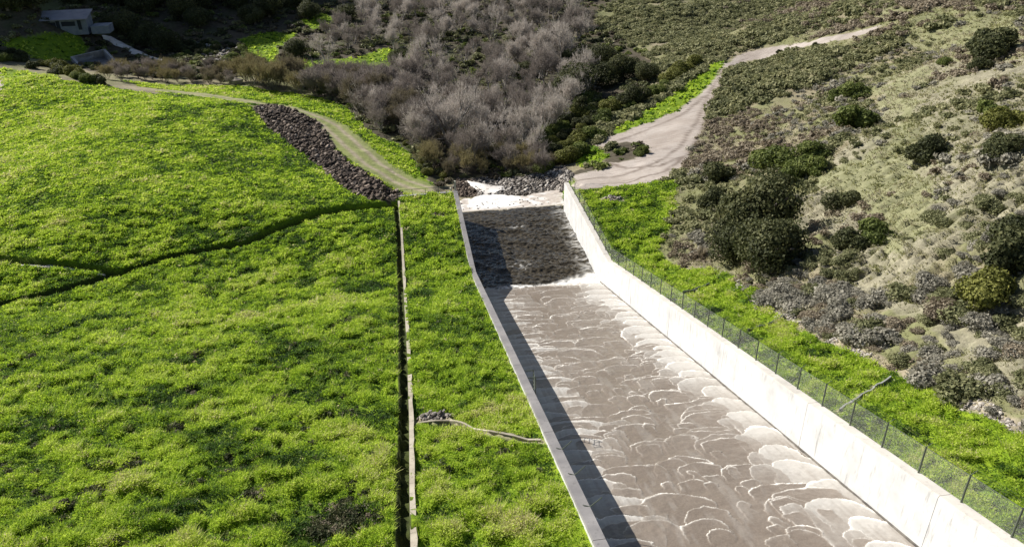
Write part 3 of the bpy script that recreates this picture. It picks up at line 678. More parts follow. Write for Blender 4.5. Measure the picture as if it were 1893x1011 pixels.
# the oaks and bushes one can point to on the right bank
put(OAK[0], 1392, 452, 1.30, 'tall dark oak behind the two lower dark oaks, right of the green patch', 'tree', zs=1.25)
put(OAK[1], 1345, 480, .85, 'dark oak with olive crown beside the dry orange tuft, next to the grass strip', 'tree', zs=1.15)
put(OAK[2], 1428, 497, 1.12, 'broad grey green oak in front of the tall dark oak, throwing the widest shadow', 'tree')
for i, (px, py, sc, kd, lb) in enumerate([
    (1312,378,2.6,'D','dark bush at the right edge of the grass patch, below another dark bush'),
    (1332,332,3.2,'D','dark round bush just below the end of the dirt pad on the right bank'),
    (1432,310,4.0,'G','wide bright green bush left of the smaller green one above the tall oak'),
    (1480,326,3.6,'G','green bush with dark right side between the wide green bush and the pale grass'),
    (1505,290,2.6,'G','olive bush above the two green bushes on the right bank'),
    (1582,234,4.4,'G','large round green bush standing alone with a long shadow on the pale slope'),
    (1583,180,3.0,'G','olive green bush above the large round one, with a pointed shadow'),
    (1552,184,2.4,'G','small green bush touching the left side of the olive one above the large round bush'),
    (1707,290,3.0,'D','dark round bush right of the pale grassy swale'),
    (1818,104,4.6,'D','large dark bush on the upper right slope with a black shadow'),
    (1812,128,2.0,'D','small dark bush just below the large dark bush on the upper right slope'),
    (1836,218,2.5,'G','dark green bush above the yellowish green one at the right edge'),
    (1850,240,2.9,'Y','yellowish green bush below a darker one at the right edge'),
    (1838,288,2.6,'D','dark bush below the yellowish green bush near the right edge'),
    (1832,560,2.5,'Y','yellow green bush left of the big dark bush at the right edge'),
    (1886,500,3.0,'D','big dark bush cut by the right edge of the photo'),
    (1874,440,2.4,'D','grey dark bush behind the big dark bush at the right edge'),
    (1185,286,1.7,'G','small green bush alone on the dirt pad'),
    (1745,120,1.6,'G','small bush at the lower edge of the brown brush near the top right'),
    (1365,128,.9,'D','tiny dark bush on the edge of the narrow dirt road'),
    (1440,98,.9,'D','tiny bush at the bend of the narrow dirt road'),
    (1508,86,.9,'D','tiny bush further up the narrow dirt road'),
    (1620,440,2.2,'G','green bush in the middle of the grey sage slope'),
    (1555,380,2.4,'D','low dark bush on the bare patch right of the tall oak'),
    (1575,460,2.4,'D','dark low bush right of the broad grey green oak'),
    ]):
    put({'D': BUSHD, 'G': BUSHG, 'Y': BUSHY}[kd][i % 2 if kd != 'Y' else 0], px, py, sc, lb, 'bush', zs=.95)

# ------------------------------------------------------------------ river wood: bare trees, oaks, willows
BARE = [Proto(maketree('bare_tree', *bare_tree(i+40, 14., mat=MAT['twig'] if i % 3 != 1 else MAT['twigb'], multi=2, spread=.5, twigw=.032, depth=6, dens_=4+(i % 2)))) for i in range(6)]
PALE = BARE
DARKB = [Proto(maketree('willow', *bare_tree(i+60, 8.5, spread=.42, depth=5, mat=(MAT['willow'], MAT['twigb'], MAT['willowy'])[i], multi=6, bark=MAT['bark'], thick=.009, dens_=5))) for i in range(3)]
WOODL = [
 # px, py, height factor, label
 (830,262,1.28,'tall pale bare tree with a fan shaped crown in front of the wood'),
 (778,262,.95,'bare tree with reddish lower twigs left of the tall fan shaped one'),
 (905,300,.9,'slender pale bare tree right above the torrent'),
 (945,275,.85,'thin whitish bare tree behind the slender one above the torrent'),
 (1040,120,1.25,'pale bare tree with the whitest crown, beside the dark oaks'),
 (985,125,1.15,'white twigged bare tree left of the palest one'),
 (605,122,.95,'grey bare tree standing between the two small green meadows'),
 (1075,160,1.0,'bare tree leaning over the dark oaks, in front of the palest crown')]
for i, (px, py, sc, lb) in enumerate(WOODL): put(BARE[(0, 4, 2, 0, 2, 5, 0, 2)[i]], px, py, sc*1.05, lb, 'bare tree')
k = 0
def spaced(zone, cnt, mind, seed, bb):
    g = np.random.default_rng(seed); out = []; tries = 0
    while len(out) < cnt and tries < cnt*60:
        tries += 1; px, py = g.uniform(bb[0], bb[2]), g.uniform(bb[1], bb[3])
        n_ = len(zone); c = False
        for i in range(n_):
            x1, y1 = zone[i]; x2, y2 = zone[(i+1) % n_]
            if (y1 > py) != (y2 > py) and px < (x2-x1)*(py-y1)/(y2-y1)+x1: c = not c
        if not c: continue
        s, t = at(px, py)
        if look(MK['grass'], np.array([s]), np.array([t]))[0] > .5: continue
        if all((s-a)**2+(t-b_)**2 > mind*mind for a, b_ in out): out.append((s, t))
    return out
Z1 = [(650,215),(700,185),(760,120),(800,30),(860,-20),(1070,-20),(1100,60),(1060,110),(1080,180),(1020,260),(960,318),(870,325),(800,300),(740,265)]
for i, (s, t) in enumerate(spaced(Z1, 150, 3.3, 7, (650,-20,1100,325))):
    put(BARE[int(RG.choice([0, 1, 1, 1, 2, 3, 4, 4, 5]))], 0, 0, RG.uniform(.55, 1.05), 'grey brown leafless tree inside the dense wood beyond the basin', 'bare tree', 'bare trees massed in the river wood', ground=(s, t))
Z1b = [(560,110),(600,60),(640,0),(700,-20),(860,-20),(800,90),(700,100)]
for i, (s, t) in enumerate(spaced(Z1b, 46, 4., 8, (560,-20,860,110))):
    put(BARE[int(RG.choice([0, 1, 1, 1, 2, 3, 4, 4, 5]))], 0, 0, RG.uniform(.55, .9), 'grey leafless tree around the small far meadows at the top', 'bare tree', 'bare trees by the far meadows', ground=(s, t))
Z2 = [(430,150),(560,152),(700,158),(765,190),(770,250),(700,235),(640,195),(560,178),(440,158)]
for i, (s, t) in enumerate(spaced(Z2, 74, 2.5, 9, (430,128,770,250))):
    put(DARKB[(2 if RG.random() < .7 else 0) if t < -22 else (1 if RG.random() < .7 else 0)], 0, 0, RG.uniform(.7, 1.15), 'brown leafless willow thicket along the far side of the curved track', 'willow', 'brown willows beyond the track', ground=(s, t))
Z2b = [(190,128),(420,130),(430,160),(300,155),(200,150)]
for i, (s, t) in enumerate(spaced(Z2b, 40, 2.3, 10, (190,125,430,160))):
    put(DARKB[i % 3], 0, 0, RG.uniform(.4, .62), 'reddish brown low willow below the concrete structure on the left', 'willow', 'low brown willows by the mound', ground=(s, t))
Z2c = [(760,262),(840,290),(1040,300),(1035,318),(960,325),(850,330),(800,330)]
for i, (s, t) in enumerate(spaced(Z2c, 22, 2.6, 12, (760,262,1040,330))):
    put(DARKB[(0, 1, 2, 2)[i % 4]], 0, 0, RG.uniform(.45, .75), 'dark brown willow at the front of the wood above the rocks', 'willow', 'willows above the outlet rocks', ground=(s, t))
for i, (px, py, sc, lb) in enumerate([
    (1062,182,1.45,'dark oak with round crown lowest of the oak group in the wood'),
    (1100,165,1.2,'dark oak in the middle of the oak group in the wood'),
    (1150,150,1.25,'dark green oak at the right end of the oak group in the wood'),
    (1120,122,1.1,'blue green oak behind the middle of the oak group'),
    (1060,122,.95,'dark oak behind the lowest one, half hidden by bare twigs'),
    (975,140,.75,'small green oak among the pale bare trees'),
    (1195,150,.9,'black green oak beside the scrub at the right border of the wood'),
    (1180,190,.8,'dark oak above the bright grass bank of the dirt road'),
    (550,105,1.0,'dark oak right of the far lit meadow'),
    (735,118,.8,'dark pointed oak at the small strip of lit meadow'),
    (640,40,1.0,'dark oak above the far meadow'),
    (232,62,1.35,'grey green oak right of the barn'),
    (272,85,1.3,'dark oak leaning over the rapids'),
    (315,95,1.2,'dark shaded oak right of the rapids'),
    (200,52,.7,'small dim oak next to the barn'),
    ]):
    put(OAK[i % 3], px, py, sc, lb, 'tree')
for i, (s, t) in enumerate(spaced([(310,45),(380,60),(560,45),(600,0),(560,-40),(200,-40),(170,10)], 26, 8., 14, (170,-40,600,60))):
    put(OAK[i % 3], 0, 0, RG.uniform(1.0, 1.6), 'dark oak on the shaded hillside at the top left', 'tree', 'oaks on the shaded hillside', ground=(s, t))
for i, (s, t) in enumerate(spaced([(-60,40),(-60,-60),(240,-60),(200,10),(60,18)], 18, 8., 15, (-60,-60,240,40))):
    put(OAK[i % 3], 0, 0, RG.uniform(1.0, 1.6), 'black shaded oak on the slope behind the barn', 'tree', 'oaks behind the barn', ground=(s, t))
# green shrubs at the right border of the wood
Z3 = [(1000,200),(1060,190),(1200,195),(1230,130),(1300,110),(1180,205),(1110,240),(1060,300),(1000,318),(985,260)]
for i, (s, t) in enumerate(spaced(Z3, 55, 2.4, 16, (985,110,1300,318))):
    P_ = [BUSHG[0], BUSHG[1], BUSHY[0], BUSHD[0]][int(RG.integers(0, 4))]
    put(P_, 0, 0, RG.uniform(1.6, 3.0), 'bushy shrub between the wood and the dirt road', 'shrub', 'shrubs between wood and dirt road', ground=(s, t))
Z3b = [(330,75),(450,85),(470,110),(560,125),(430,135),(330,125)]
for i, (s, t) in enumerate(spaced(Z3b, 34, 2.8, 17, (330,70,560,140))):
    P_ = [BUSHD[0], BUSHD[1], BUSHG[0]][int(RG.integers(0, 3))]
    put(P_, 0, 0, RG.uniform(1.3, 2.6), 'dim shrub left of the far lit meadow', 'shrub', 'shrubs left of the far meadow', ground=(s, t))
Z3c = [(-40,95),(40,105),(120,130),(195,155),(180,160),(100,138),(0,112),(-40,110)]
for i, (s, t) in enumerate(spaced(Z3c, 26, 1.8, 18, (-40,90,200,160))):
    P_ = [BUSHD[0], BUSHD[1], BUSHG[0], BUSHY[0]][int(RG.integers(0, 4))]
    put(P_, 0, 0, RG.uniform(1.3, 2.4), 'dusky shrub along the top edge of the green mound', 'shrub', 'shrubs along the mound top', ground=(s, t))
for i, (s, t) in enumerate(spaced([(740,262),(830,290),(830,345),(800,350),(770,300)], 14, 1.8, 19, (740,262,835,350))):
    put(BUSHY[0] if i % 2 else BUSHG[0], 0, 0, RG.uniform(.7, 1.3), 'low pale green shrub on the verge of the curved track', 'shrub', 'low shrubs on the verge', ground=(s, t))
# ------------------------------------------------------------------ sage scrub on the right bank: nearest as things, rest as a mass
SAGE = [bushproto(31, 'sage', 2000, .105, 'sagebrush', .62, 8), bushproto(32, 'sage', 2000, .105, 'sagebrush', .62, 8), bushproto(33, 'dry', 1800, .10, 'sagebrush', .6, 7), bushproto(34, 'chap', 2000, .105, 'sagebrush', .65, 8)]
def scatter(seed, n_, s0, s1, t0, t1):
    g = np.random.default_rng(seed); return g.uniform(s0, s1, n_), g.uniform(t0, t1, n_), g
def visible(s, t, pad=60):
    X = W(s, t, 0); X[:, 2] = hz(s, t); k = X@FW
    px = 946.5+F_PX*(X@RT)/k; py = 505.5-F_PX*(X@UP)/k
    return (px > -pad)*(px < 1893+pad)*(py > -pad)*(py < 1011+pad), k, px, py
s, t, g = scatter(3, 78000, 22, 330, 28, 260)
okv, k, px, py = visible(s, t, 140)
gz, dz_, rz_, wz = (look(MK[q], s, t) for q in ('grass', 'dirt', 'rip', 'wood')); pz = look(MK['pale'], s, t); sw = look(MK['swale'], s, t)
edge_ = np.interp(s, ES, ET)
dens = np.where(pz > .5, .42, .95)*np.where(sw > .5, .16, 1.)*(fbm(s*.09, t*.09, 12, 3) > np.where(pz > .5, .46, .28))
dens = dens*(1+.8*(t-edge_ < 9)*(s < 70)); dens = dens*np.where(s > 150, 1.2, 1.)*np.where((t-edge_ > 12)*(s < 110), .7, 1.)
ok = okv*(gz < .5)*(dz_ < .5)*(dpoly(s, t, ROADR)[0] > np.where(s*0+t < 0, 2, 3.4))*(rz_ < .5)*(wz < .5)*((t > edge_+.2)|(s > 84))*(t > 34)*(g.random(len(s)) < dens*.75)
s, t, k = s[ok], t[ok], k[ok]; kind_ = fbm(s*.05, t*.05, 33, 3)+g.normal(0, .07, len(s)); size_ = g.uniform(.45, 1.25, len(s))*np.where(fbm(s*.15, t*.15, 90, 2) > .5, 1.2, .85)
keep = []
cell = {}
for i in np.argsort(k):
    c_ = (int(s[i]//1.1), int(t[i]//1.1))
    if cell.get(c_, 0) < 1: cell[c_] = 1; keep.append(i)
keep = np.array(keep); near = keep[:300]; farr = keep[300:]
for i in near:
    kk = 3 if kind_[i] > .60 else 2 if kind_[i] < .40 else int(g.integers(0, 2))
    low = (t[i]-np.interp(s[i], ES, ET)) < 8 and s[i] < 75
    lb, gp = (('grey sage shrub in the thick band just above the strip of grass', 'sage shrubs above the grass strip') if low else ('dry brown sage shrub scattered on the right slope', 'dry shrubs on the right slope') if kk == 2 else
              ('olive shrub scattered on the right slope', 'olive shrubs on the right slope') if kk == 3 else ('grey green sage shrub on the open right slope', 'sage shrubs on the open right slope'))
    if low: kk = int(g.choice([0, 1, 1, 2, 3]))
    put(SAGE[kk], 0, 0, float(size_[i])*(1.3 if low else 1.), lb, 'shrub', gp, ground=(float(s[i]), float(t[i])), zs=.85)
def scrubmass(name, s, t, sizes, mats, kinds, leaves, lsize, flat=.6, **kw):
    """uncountable scrub: every bush has its own leaf clumps"""
    objs = []; print(name, len(s))
    for mi, mt in enumerate(mats):
        sel = np.where(kinds == mi)[0]
        if not len(sel): continue
        prot = [crown(200+mi*7+q, leaves, 1., lsize, lobes=5, flat=flat, base=-.12) for q in range(5)]
        VV, FF, TT_, n0 = [], [], [], 0
        gg = np.random.default_rng(mi+9)
        for i in sel:
            V, Ff, T = prot[int(gg.integers(0, 5))]; a = gg.uniform(0, 6.28); ca, sa = math.cos(a)*sizes[i], math.sin(a)*sizes[i]
            x, y = wxy(s[i], t[i]); z = float(hz(s[i], t[i]))
            VV.append(np.stack([V[:, 0]*ca-V[:, 1]*sa+x, V[:, 0]*sa+V[:, 1]*ca+y, V[:, 2]*sizes[i]*gg.uniform(.7, 1.1)+z], 1)); FF.append(Ff+n0); TT_.append(np.clip(T+gg.normal(0, .12), 0, 1)); n0 += len(V)
        objs.append(obj(name, mesh(name, np.vstack(VV), np.vstack(FF), mt, np.hstack(TT_)), kind='stuff', **kw))
kn = np.where(kind_[farr] > .56, 2, np.where(kind_[farr] < .45, 1, 0))
kn = np.where((s[farr] > 150) & ((kn != 1) | (t[farr] < 100)), 2, kn)
scrubmass('hillside_scrub', s[farr], t[farr], size_[farr]*np.where(s[farr] > 150, 1.5, 1.05), [MAT['sage'], MAT['dry'], MAT['chap']], kn, 170, .235, label='low scrub covering the right hillside', category='scrub')
# wood floor brush
s, t, g = scatter(4, 15000, 118, 420, -170, 120); okv, k, px, py = visible(s, t, 40)
wz = look(MK['wood'], s, t); ok = okv*(wz > .5)*(g.random(len(s)) < .8); s, t = s[ok], t[ok]
scrubmass('undergrowth', s, t, g.uniform(.6, 1.9, len(s)), [MAT['chap'], MAT['willow'], MAT['oak'], MAT['bush']], g.choice([0, 1, 2, 3], len(s), p=[.42, .28, .15, .15]), 110, .28, label='low undergrowth on the floor of the wood', category='undergrowth')

# ------------------------------------------------------------------ grass
def grass(name, n_cand, box, seed, dens_near, blade, nb, only, tuft_h, kw, mat='grass', mask=None, leafy=.55, tb=0.):
    g = np.random.default_rng(seed); s = g.uniform(box[0], box[1], n_cand); t = g.uniform(box[2], box[3], n_cand)
    okv, k, px, py = visible(s, t, 45)
    if mask is None:
        m = look(MK['grass'], s, t)*(1-look(MK['trench'], s, t))*(1-np.clip(look(MK['rut'], s, t)*1.7, 0, 1)) > .4
        kt = kerbt(s); m &= ~((t > kt-1.0)*(t < kt+.5)*(s < 116)); m &= ~((t > TLO-.2)*(t < TRO+.2)*(s < 119.5))
        if box[0] < 118: m &= (dpoly(s, t, DRAIN)[0] > .95+.65*sst(-35, -12, t)) & (dpoly(s, t, DRAIN2)[0] > 1.05)
    else: m = mask(s, t)
    pr = np.clip((dens_near/k)**1.6, .02, 1)
    ok = okv*m*only(s, t)*(g.random(n_cand) < pr); s, t, k = s[ok], t[ok], k[ok]
    N_ = len(s); wx, wy = warp(s, t)
    patch = fbm(s*.22, t*.22, 101, 4); cl = .72*humm(wx, wy)+.28*fbm(wx*.5, wy*.5, 107, 2); big = fbm(s*.05, t*.05, 103, 3)
    dark = sst(.56, .70, fbm(s*.35, t*.28, 108, 4))
    near_edge = np.minimum(np.abs(t-TLO), np.abs(t-TRO)); near_edge = np.where(s < 119, near_edge, 9)
    hgt = tuft_h*(.25+1.9*sst(.35, .85, cl))*(.7+.6*patch)*np.clip((k/45)**.4, 1, 1.6)*g.uniform(.7, 1.3, N_)*np.clip(.35+near_edge*.9, 0, 1)
    tint = np.clip(.54+.13*sst(98, 125, s)+tb+(cl-.62)*1.0+(patch-.5)*.8+(big-.5)*.5-.26*dark*(1-.5*sst(95, 120, s))+.12*sst(-40, -80, t)+.35*(fbm(wx*2.3, wy*1.7, 109, 2)-.5)+g.normal(0, .08, N_), 0, 1)  # crests lightened, hollows darkened like shade; leftward tint stands in for sun
    x, y = wxy(s, t); z = hz(s, t)-.03
    wdt = blade*np.clip((k/45)**.9, 1, 3.2)
    th = g.uniform(0, 2*np.pi, (N_, nb)); rr = g.uniform(0, .20, (N_, nb))*np.clip((k/45)**.7, 1, 2.2)[:, None]; lean = g.uniform(.25, 1.4, (N_, nb))
    bx = x[:, None]+np.cos(th)*rr; by = y[:, None]+np.sin(th)*rr; bz = np.repeat(z[:, None], nb, 1)
    H_ = hgt[:, None]*g.uniform(.5, 1.15, (N_, nb)); ln = g.uniform(-.2, .6, (N_, 1)); dx = np.cos(th)*lean+A[0]*ln; dy = np.sin(th)*lean+A[1]*ln
    tx = bx+dx*H_; ty = by+dy*H_; tz = bz+H_*(1-.3*lean)
    tint = np.where(g.random(N_) < .015, 1.05, tint); px_, py_ = -np.sin(th), np.cos(th); w_ = wdt[:, None]*g.uniform(.6, 1.4, (N_, nb))
    V = np.stack([np.stack([bx-px_*w_, by-py_*w_, bz], -1), np.stack([bx+px_*w_, by+py_*w_, bz], -1), np.stack([tx, ty, tz], -1)], 2)
    # broad leaves among the blades
    lf = g.random((N_, nb)) < leafy; q = int(lf.sum()); ph = g.uniform(0, 6.28, q); r2 = np.sqrt(g.random(q))*(.24*np.clip((k/45)**.7, 1, 2.2))[:, None].repeat(nb, 1)[lf]
    c = np.stack([x[:, None].repeat(nb, 1)[lf]+np.cos(ph)*r2, y[:, None].repeat(nb, 1)[lf]+np.sin(ph)*r2, z[:, None].repeat(nb, 1)[lf]+hgt[:, None].repeat(nb, 1)[lf]*g.uniform(.35, .85, q)], -1)
    a = g.normal(size=(q, 3)); a /= np.linalg.norm(a, axis=1)[:, None]; b_ = g.normal(size=(q, 3)); b_ -= (a*b_).sum(1)[:, None]*a; b_ /= np.linalg.norm(b_, axis=1)[:, None]
    sz = (w_[lf]*1.7)[:, None]; V[lf] = np.stack([c+a*sz, c-a*sz*.5+b_*sz*.9, c-a*sz*.5-b_*sz*.9], 1)
    V = V.reshape(-1, 3)
    T = np.clip(np.repeat(tint[:, None], nb, 1)[..., None]+g.normal(0, .08, (N_, nb, 1))+np.array([-.08, -.08, .10]), 0, 1).reshape(-1)
    print(name, N_, 'tufts')
    obj(name, mesh(name, V, np.arange(len(V)).reshape(-1, 3), MAT[mat], T), kind='stuff', **kw)
grass('grass', 620000, (20, 118, -95, 8), 71, 46, .030, 13, lambda s, t: t < 7.7, .21, dict(label='bright green grass covering the dam face and the strip beside the chute', category='grass'))
grass('grass', 240000, (100, 215, -115, 2), 72, 85, .038, 9, lambda s, t: s > 0, .10, dict(label='short green grass over the mound and the track verge', category='grass'))
grass('grass', 110000, (20, 125, 26, 50), 73, 60, .030, 12, lambda s, t: t > 26.6, .17, dict(label='bright green grass strip between the fenced wall and the sage slope', category='grass'))
grass('grass', 60000, (120, 330, -150, 110), 74, 150, .07, 6, lambda s, t: (t > 2) | (s > 215), .2, dict(label='grass of the far meadows and road bank', category='grass'))
grass('dry_grass', 260000, (20, 240, 34, 200), 76, 75, .032, 7, lambda s, t: (t > np.interp(s, ES, ET)-.3)|(s > 84), .20, dict(label='dry pale grass between the shrubs of the right hillside', category='dry grass'), mat='drygrass', mask=lambda s, t: (look(MK['grass'], s, t) < .5)*(look(MK['dirt'], s, t) < .5)*(look(MK['rip'], s, t) < .5)*(look(MK['wood'], s, t) < .5)*(s < 215)*(fbm(s*.2, t*.2, 130, 3)+.25*look(MK['swale'], s, t) > .36), leafy=.3, tb=.0)
# weeds: darker broad clumps in the dam grass
s, t, g = scatter(75, 2600, 22, 100, -62, 7); okv, k, px, py = visible(s, t, 40)
mm = fbm(s*.12, t*.12, 120, 3); ok = okv*(look(MK['grass'], s, t) > .5)*(mm > .50)*(g.random(len(s)) < .75)*(np.abs(t+1.2) > .9)*(t < 6.8); s, t = s[ok], t[ok]
scrubmass('weeds', s, t, g.uniform(.14, .5, len(s)), [MAT['weed'], MAT['bush'], MAT['oak']], g.choice([0, 1, 2], len(s), p=[.45, .2, .35]), 130, .20, .55, label='dark and withered weed clumps among the grass', category='weeds')

g = np.random.default_rng(91); S_, T_ = [], []
for px, py, R_, n_ in ((640,950,2.2,170),(600,985,1.6,90),(700,960,1.2,60),(360,720,1.5,80),(330,790,1.3,60),(650,590,1.6,70),(545,640,1.2,50),(360,660,1.3,60),(275,590,1.8,70),(250,860,1.3,60),(180,900,1.2,50),(120,935,1.0,40),(430,880,1.0,40),(690,505,1.6,70),(470,920,1.1,50),(60,660,1.2,50),(510,740,1.1,40),(180,860,.9,40)):
    a, b_ = at(px, py); q = R_*np.abs(g.normal(0, .6, n_)); th = g.uniform(0, 6.28, n_); S_ += list(a+np.sin(th)*q); T_ += list(b_+np.cos(th)*q*.8)
S_ = np.array(S_); T_ = np.array(T_); m_ = (T_ < 7)&(np.abs(T_+1.3) > 1)
scrubmass('weeds', S_[m_], T_[m_], g.uniform(.12, .40, int(m_.sum())), [MAT['weed'], MAT['dry'], MAT['oak']], g.choice([0, 1, 2], int(m_.sum()), p=[.5, .15, .35]), 110, .22, .6, label='brown withered weed patches on the dam grass', category='weeds')

# ------------------------------------------------------------------ stones
def rockmesh(seed, rough=.35):
    g = np.random.default_rng(seed); import bmesh as bmh
    bm = bmh.new(); bmh.ops.create_icosphere(bm, subdivisions=1, radius=1.)
    V = np.array([v.co for v in bm.verts]); Ff = np.array([[v.index for v in f.verts] for f in bm.faces]); bm.free()
    V *= (1+g.uniform(-rough, rough, (len(V), 1))); V *= np.array([g.uniform(.8, 1.2), g.uniform(.6, 1.), g.uniform(.5, .8)]); return V, Ff
RK = [rockmesh(i) for i in range(8)]
def rocks(name, s, t, r, tint, mat, sink=.25, **kw):
    g = np.random.default_rng(len(s)); VV, FF, TT_, n0 = [], [], [], 0
    zz = hz(s, t); x, y = wxy(s, t)
    for i in range(len(s)):
        V, Ff = RK[int(g.integers(0, 8))]; a, b_ = g.uniform(0, 6.28, 2); ca, sa = math.cos(a), math.sin(a); cb, sb = math.cos(b_*.15), math.sin(b_*.15)
        P_ = np.stack([V[:, 0]*ca-V[:, 1]*sa, V[:, 0]*sa+V[:, 1]*ca, V[:, 2]], 1); P_ = np.stack([P_[:, 0]*cb-P_[:, 2]*sb, P_[:, 1], P_[:, 0]*sb+P_[:, 2]*cb], 1)
        VV.append(P_*r[i]+np.array([x[i], y[i], zz[i]+r[i]*(.5-sink)])); FF.append(Ff+n0); n0 += len(V); TT_.append(np.full(len(V), tint[i]))
    return obj(name, mesh(name, np.vstack(VV), np.vstack(FF), mat, np.hstack(TT_)), **kw)
def rscat(seed, n_, z, tr, r0, r1, t0=.0, t1=1.):
    g = np.random.default_rng(seed); P_ = np.array(z); s = g.uniform(P_[:, 0].min(), P_[:, 0].max(), n_); t = g.uniform(P_[:, 1].min(), P_[:, 1].max(), n_)
    m = inpoly(s, t, z); s, t = s[m], t[m]; return s, t, g.uniform(0, 1, len(s))**2.2*(r1-r0)+r0, np.clip(g.beta(.8, 1.7, len(s))*(t1-t0)+t0, 0, 1)
s, t, r, ti = rscat(1, 11000, Z_RIP[0], 0, .12, .62)
rocks('riprap', s, t, r, ti, MAT['rock'], kind='stuff', label='dark broken rock lining the bank beside the curved track', category='riprap')
s, t, r, ti = rscat(2, 5200, Z_RIP[1], 0, .09, .42); m = ~((t > 9.5)*(t < 18.5)*(s < 127)) & ~((t > 7)*(t < 27)*(s < 124.3)); s, t, r, ti = s[m], t[m], r[m], ti[m]
m = t < 12.5
rocks('outlet_rocks', s[m], t[m], r[m], ti[m], MAT['rock'], kind='stuff', label='dark rocks left of the torrent below the end sill', category='rocks')
rocks('outlet_rocks', s[~m], t[~m], r[~m], np.clip(ti[~m]+.05, 0, 1), MAT['prock'], sink=.0, kind='stuff', label='pale rocks right of the torrent below the end sill', category='rocks')
# stones poking out of the apron water
g = np.random.default_rng(44); s = g.uniform(121, 124.5, 40); t = g.uniform(8.6, 24, 40)
bk = GZ.copy()
xx, yy = wxy(s, t)
VV, FF, n0 = [], [], 0
for i in range(40):
    V, Ff = RK[i % 8]; rr = g.uniform(.06, .20); VV.append(V*rr+np.array([xx[i], yy[i], ZW-.05-.055*(s[i]-120)])); FF.append(Ff+n0); n0 += len(V)
obj('apron_stones', mesh('apron_stones', np.vstack(VV), np.vstack(FF), MAT['rock'], np.full(n0, .2)), kind='stuff', label='small dark stones breaking the shallow white water over the sill', category='stones')
def pile(px, py, n_, R, r0, r1, mat, label, name='rock_pile', tl=(.2, .9)):
    g = np.random.default_rng(int(px)); s0, t0 = at(px, py); th = g.uniform(0, 6.28, n_); q = R*np.sqrt(g.random(n_))
    return rocks(name, s0+np.sin(th)*q*.6, t0+np.cos(th)*q, g.uniform(r0, r1, n_), g.uniform(*tl, n_), mat, sink=-.1, label=label, category='rock pile')
pile(802, 776, 90, 1.2, .07, .24, MAT['prock'], 'heap of grey stones beside the drain kerb at the head of the small gutter', tl=(0, .6))
pile(1130, 368, 40, 1.6, .12, .30, MAT['prock'], 'small heap of stones in the grass patch right of the basin', tl=(.2, .9))
pile(812, 398, 14, 1.0, .12, .28, MAT['rock'], 'few dark stones in the grass strip near the basin', tl=(.0, .5))
s, t, r, ti = rscat(5, 500, poly([(355,78),(450,90),(470,108),(420,118),(370,112)]), 0, .3, .9)
rocks('boulders', s, t, r, np.clip(ti+.2, 0, 1), MAT['prock'], kind='stuff', label='grey boulders between the shrubs beyond the track', category='boulders')
s0, t0 = at(436, 156); V, Ff = rockmesh(77, .25)
x, y = wxy(s0, t0)
obj('boulder', mesh('boulder', V*np.array([2.6, 1.5, 1.5]), Ff, MAT['prock'], np.full(len(V), .55)), loc=(float(x), float(y), float(hz(s0, t0))+.6), label='large pale boulder under the willows at the track verge', category='boulder')
# crushed pale edge between the strip of grass and the sage
g = np.random.default_rng(8); s = g.uniform(28, 82, 2200); s = s[(fbm(s*.35, s*0, 3, 2) > .42)]; t = np.interp(s, [28,31.7,36,43.4,49.7,59,77.7,84], [35.4,35.3,34.8,35.2,34.3,34,35.4,35.5])+g.normal(.15, .28, len(s))
rocks('stone_edging', s, t, g.uniform(.05, .17, len(s)), g.uniform(.3, .9, len(s)), MAT['prock'], sink=.3, kind='stuff', label='pale broken stones along the foot of the sage slope', category='stones')

# ------------------------------------------------------------------ kerb and gutters
def strip(name, pts, wid, hgt, mat, up=.05, **kw):
    m = MB(); P_ = []
    for (a, b_), (c, d) in zip(pts[:-1], pts[1:]):
        L = math.hypot(c-a, d-b_); q = max(1, int(L/.8))
        P_ += [(a+(c-a)*i/q, b_+(d-b_)*i/q) for i in range(q)]
    P_.append(pts[-1]); P_ = np.array(P_); d = np.gradient(P_, axis=0); d /= np.linalg.norm(d, axis=1)[:, None]; nn = np.stack([-d[:, 1], d[:, 0]], -1)
    g = np.random.default_rng(3); w1 = wid/2*(1+g.uniform(-.18, .18, len(P_))); 
    Lf = P_+nn*w1[:, None]; Rt = P_-nn*w1[:, None]; z = np.maximum(hz(*P_.T), (hz(*Lf.T)+hz(*Rt.T))/2)+up
    for i in range(len(P_)-1):
        m.hexa([W(*Rt[i], z[i]-hgt), W(*Lf[i], z[i]-hgt), W(*Lf[i+1], z[i+1]-hgt), W(*Rt[i+1], z[i+1]-hgt), W(*Rt[i], z[i]), W(*Lf[i], z[i]), W(*Lf[i+1], z[i+1]), W(*Rt[i+1], z[i+1])])
    return m.build(name, mat, None, **kw)
ks = np.arange(20, 116.2, 1.); kp = [(float(q), float(kerbt(q))+.17) for q in ks]
m = MB(); g = np.random.default_rng(6)
wr = .24+.18*fbm(ks*.9, ks*0, 14, 3); zk = Zr(ks)+.05
for i in range(len(ks)-1):
    a0, a1 = kerbt(ks[i]), kerbt(ks[i+1]); q0, q1 = ks[i], ks[i+1]
    m.hexa([W(q0, a0, zk[i]-.6), W(q0, a0+wr[i], zk[i]-.6), W(q1, a1+wr[i+1], zk[i+1]-.6), W(q1, a1, zk[i+1]-.6), W(q0, a0, zk[i]+.05), W(q0, a0+wr[i], zk[i]+.05), W(q1, a1+wr[i+1], zk[i+1]+.05), W(q1, a1, zk[i+1]+.05)])
m.build('drain_kerb', MAT['kerb'], label='long pale concrete kerb of the dark drain running down the dam face', category='kerb')
strip('gutter', [at(778,786), at(832,786), at(905,801), at(1000,818)], .16, .35, MAT['kerb'], .18, label='narrow grey concrete gutter crossing the grass strip to the left wall', category='gutter')
